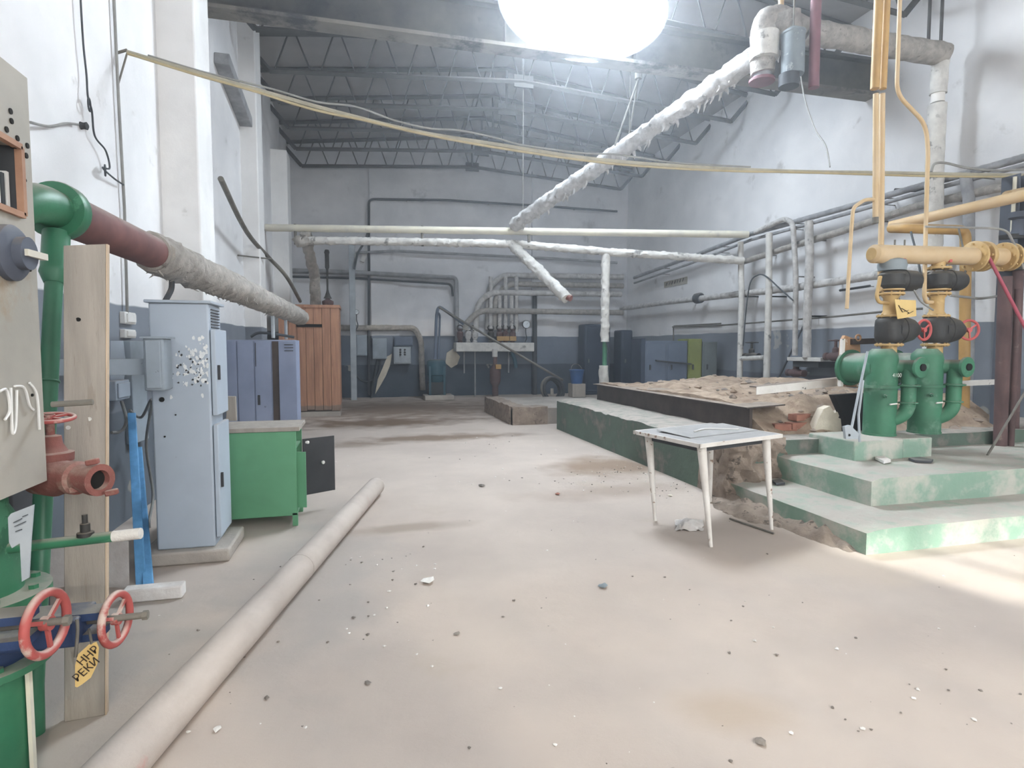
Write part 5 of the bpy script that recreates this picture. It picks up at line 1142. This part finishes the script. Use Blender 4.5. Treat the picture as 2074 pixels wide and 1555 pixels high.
# far lockers along the right wall: three
fy = 12.2
for k, (x0_, x1_, y0_, m_, lab) in enumerate(((1306, 1392, 690, M_navyL, 'wide blue grey steel cabinet beside the yellow green locker'), (1393, 1421, 686, M_olive, 'yellow green locker between two grey cabinets'), (1422, 1452, 692, M_greyL, 'grey locker beside the white vertical pipes'))):
    a, b = P(x0_, 760, Y=fy), P(x1_, 760, Y=fy); z1_ = P((x0_ + x1_) / 2, y0_, Y=fy).z
    t = thing('steel_locker', lab, 'locker', ((a.x + b.x) / 2, fy, 0))
    xb_ = min(b.x, XR)
    MB().box((a.x + .005, fy, 0), (xb_ - .005, fy + .5, z1_)).build('body', m_, t, bevel=.01)
    nd = 2 if k == 0 else 1
    for i in range(nd):
        w_ = (xb_ - a.x) / nd
        o = MB().box((a.x + w_ * i + .03, fy - .02, .1), (a.x + w_ * (i + 1) - .03, fy, z1_ - .06)).build('door', m_, t, bevel=.006)
        MB().box((a.x + w_ * i + .1, fy - .045, .95), (a.x + w_ * i + .13, fy - .02, 1.07)).build('handle', M_darkbox, o)
    if k == 0:
        MB().box((a.x - .1, fy, .0), (a.x, fy + .5, z1_ + .05)).build('side_post', M_navy, t)
        MB().bar(P(1328, 730, Y=fy - .04), P(1400, 737, Y=fy - .04), .05, .03).build('locking_bar', M_darkbox, t)
pipe('wall_conduit', 'thin conduit framing the far lockers on the right wall', [P(1364, 690, X=XR - .06), P(1364, 660, X=XR - .06), P(1460, 655, X=XR - .06)], .018, M_rod, .05, n=8)
# bucket, wheel, pole
q = P(1168, 800, Y=12.9)
t = thing('blue_bucket', 'blue plastic bucket at the end of the platform', 'bucket', (q.x, 12.9, .31))
MB().lathe((q.x, 12.9, .62), (0, 0, 1), [(.13, 0), (.17, .3), (.18, .31), (.18, .33), (.16, .33)], 22).build('pail', M_bucket, t)
MB().torus((q.x, 12.9, .93), (.3, -1, .4), .16, .008).build('handle', M_rod, t)
MB().box((q.x - .16, 12.75, .31), (q.x + .16, 13.05, .62)).build('crate', M_wood, t)
q = P(1115, 760, Y=13.6)
t = thing('cable_reel', 'dark wheel of tangled hose on the floor by the blue bucket', 'reel', (q.x, 13.6, 0))
for k in range(4): MB().torus((q.x + .02 * k, 13.6 - .03 * k, .44), (.35, -1, .25), .26 + .04 * (k % 2), .035).build('coil', [M_darkbox, M_rod, M_darkbox, M_pipeD][k], t)
MB().lathe((q.x, 13.6, 0), (0, 0, 1), [(.3, 0), (.3, .05), (.1, .06), (.1, .25)], 18).build('stand', M_darkbox, t)
tag(MB().tube([P(889, 622, Y=16.3), P(1020, 700, Y=15.2), P(1140, 770, Y=13.7)], .03, 8).build('long_pole', M_rod), 'long thin pole slanting across the end wall manifold', 'pole')
# low concrete block before the end wall
lb = thing('low_wall', 'low broken concrete wall closing the far end of the platform', 'low wall', P(1050, 850, Z=0))
a = P(1043, 850, Z=0)
x0_ = P(1001, 842, Z=0).x
lump(MB(), x0_, 3.4, 10.55, 10.95, lambda x, y: .34 + .02 * nz(x, y, 5) , 30, 8).build('front_wall', M_broken, lb)
lump(MB(), x0_ - .03, x0_ + .26, 10.7, 13.0, lambda x, y: .35 + .03 * nz(x, y, 4), 6, 30).build('side_wall', M_broken, lb)
lump(MB(), x0_, 5.2, 10.6, 13.2, lambda x, y: .30 + .015 * nz(x, y, 3), 20, 16).build('infill', M_conc, lb)
for px, py in ((1118, 800), (1140, 797)): q = P(px, py, Z=.32); MB().cyl(q, q + V(0, 0, .16), .04, n=8).build('peg', M_conc, lb)
# ================================================================== FLOOR LITTER
random.seed(21)
bigs = [(868, 1180, 'white torn paper scrap on the open floor', M_chipw, .05), (1220, 1190, 'grey crumpled foil scrap on the open floor', M_zinc, .04), (540, 1415, 'small dark twig beside the floor pipe', M_stone, .016), (745, 1385, 'dark flat scrap near the floor pipe', M_stone, .018),
        (925, 1285, 'dark clod on the floor in the light patch', M_stone, .02), (975, 985, 'dark clod on the floor beyond the pipe end', M_stone, .04), (1130, 1002, 'pinkish brick crumb on the floor', M_brickM, .035), (1358, 1005, 'pale brick crumb by the table leg', M_plaster, .03), (1540, 1505, 'brown clod at the bottom of the picture', M_stone, .025), (440, 1478, 'white plaster chip beside the near pipe', M_chipw, .022)]
for px, py, lab, m_, r in bigs:
    q = P(px, py, Z=0); tag(MB().chip(q + V(0, 0, r * .3), r, .35).build('floor_scrap', m_), lab, 'scrap')
mw, mg = MB(), MB()
for i in range(420):
    x, y = random.uniform(-1.5, 5.8), 1.2 + 8.5 * random.random() ** 1.6
    if x > 3.2 and y > 3.1: continue
    (mw if random.random() < .4 else mg).chip((x, y, .003), random.choice([.002, .003, .004, .007]) * (1 + .12 * y), .5)
for cx, cy, n_ in ((.05, 3.1, 14), (.25, 3.7, 16), (-.05, 4.3, 10), (3.0, 6.3, 40), (3.1, 5.4, 30), (2.2, 5.9, 20), (1.9, 2.0, 18)):
    for i in range(n_): (mw if random.random() < .35 else mg).chip((cx + random.gauss(0, .3), cy + random.gauss(0, .3), .004), random.uniform(.004, .013), .5)
tag(mw.build('white_debris', M_chipw), 'scattered white plaster crumbs on the floor', 'debris', kind='stuff')
tag(mg.build('grey_debris', M_stone), 'scattered dark grit and clods on the floor', 'debris', kind='stuff')
def heap(label, cx, cy, rx, ry, h, m_):
    mb = MB(); lump(mb, cx - rx, cx + rx, cy - ry, cy + ry, lambda x, y: max(-.005, h * (1 - ((x - cx) / rx) ** 2 - ((y - cy) / ry) ** 2) * (.6 + .8 * abs(nz(x, y, 7))) + .03 * nz(x, y, 13)), 24, 24, -.01)
    tag(mb.build('rubble_heap', m_), label, 'rubble', kind='stuff')
heap('crumbled concrete spilling at the platform corner', 3.35, 4.45, .28, .5, .10, M_broken)
heap('crumbled mortar spilling beside the lower step', 3.42, 3.75, .16, .42, .10, M_broken)

# ================================================================== ADDED LAMP FOR THE GLARE
lc = P(1185, 8, Y=7.95); ld = V(-.12, -.86, -.5).normalized()  # lamp added before the girder, widened to the shape of the white glare
fl_ = thing('glare_lamp', 'large oval glowing lamp added for the white glare below the girder', 'lamp', lc)
def widen(mb):
    mb.v = [(lc.x + (p[0] - lc.x) * 1.75, p[1], p[2]) for p in mb.v]; return mb
widen(MB().lathe(lc - ld * .16, ld, [(.12, 0), (.45, .06), (.70, .15), (.715, .165), (.70, .165)], 48)).build('dish', M_zinc, fl_)
M_lamp = bpy.data.materials.new('added_glare_glow'); M_lamp.use_nodes = True
_b = M_lamp.node_tree.nodes['Principled BSDF']; _b.inputs['Base Color'].default_value = (1, 1, 1, 1); _b.inputs['Emission Color'].default_value = (.82, .91, 1, 1); _b.inputs['Emission Strength'].default_value = 62
widen(MB().lathe(lc, ld, [(.70, 0), (.70, .012)], 48)).build('lens', M_lamp, fl_)
MB().tube([lc - ld * .1, V(lc.x, gy - .1, 6.23)], .03, 8).build('arm', M_truss, fl_)
# ================================================================== ADDED HAZE
M_air = bpy.data.materials.new('added_haze'); M_air.use_nodes = True
_nt = M_air.node_tree; _nt.nodes.clear(); _o = _nt.nodes.new('ShaderNodeOutputMaterial'); _v = _nt.nodes.new('ShaderNodeVolumeScatter')
_v.inputs['Color'].default_value = (.86, .92, 1, 1); _v.inputs['Density'].default_value = .012; _v.inputs['Anisotropy'].default_value = .62  # thin scatter added to lift the blacks and spread a glow round the lamp
_nt.links.new(_v.outputs[0], _o.inputs['Volume'])
air = tag(MB().box((XL + .002, YB + .15, .002), (XR - .002, YE - .002, 7.1)).build('haze', M_air), 'thin haze added to the hall air for veil and glow', 'haze', kind='stuff')
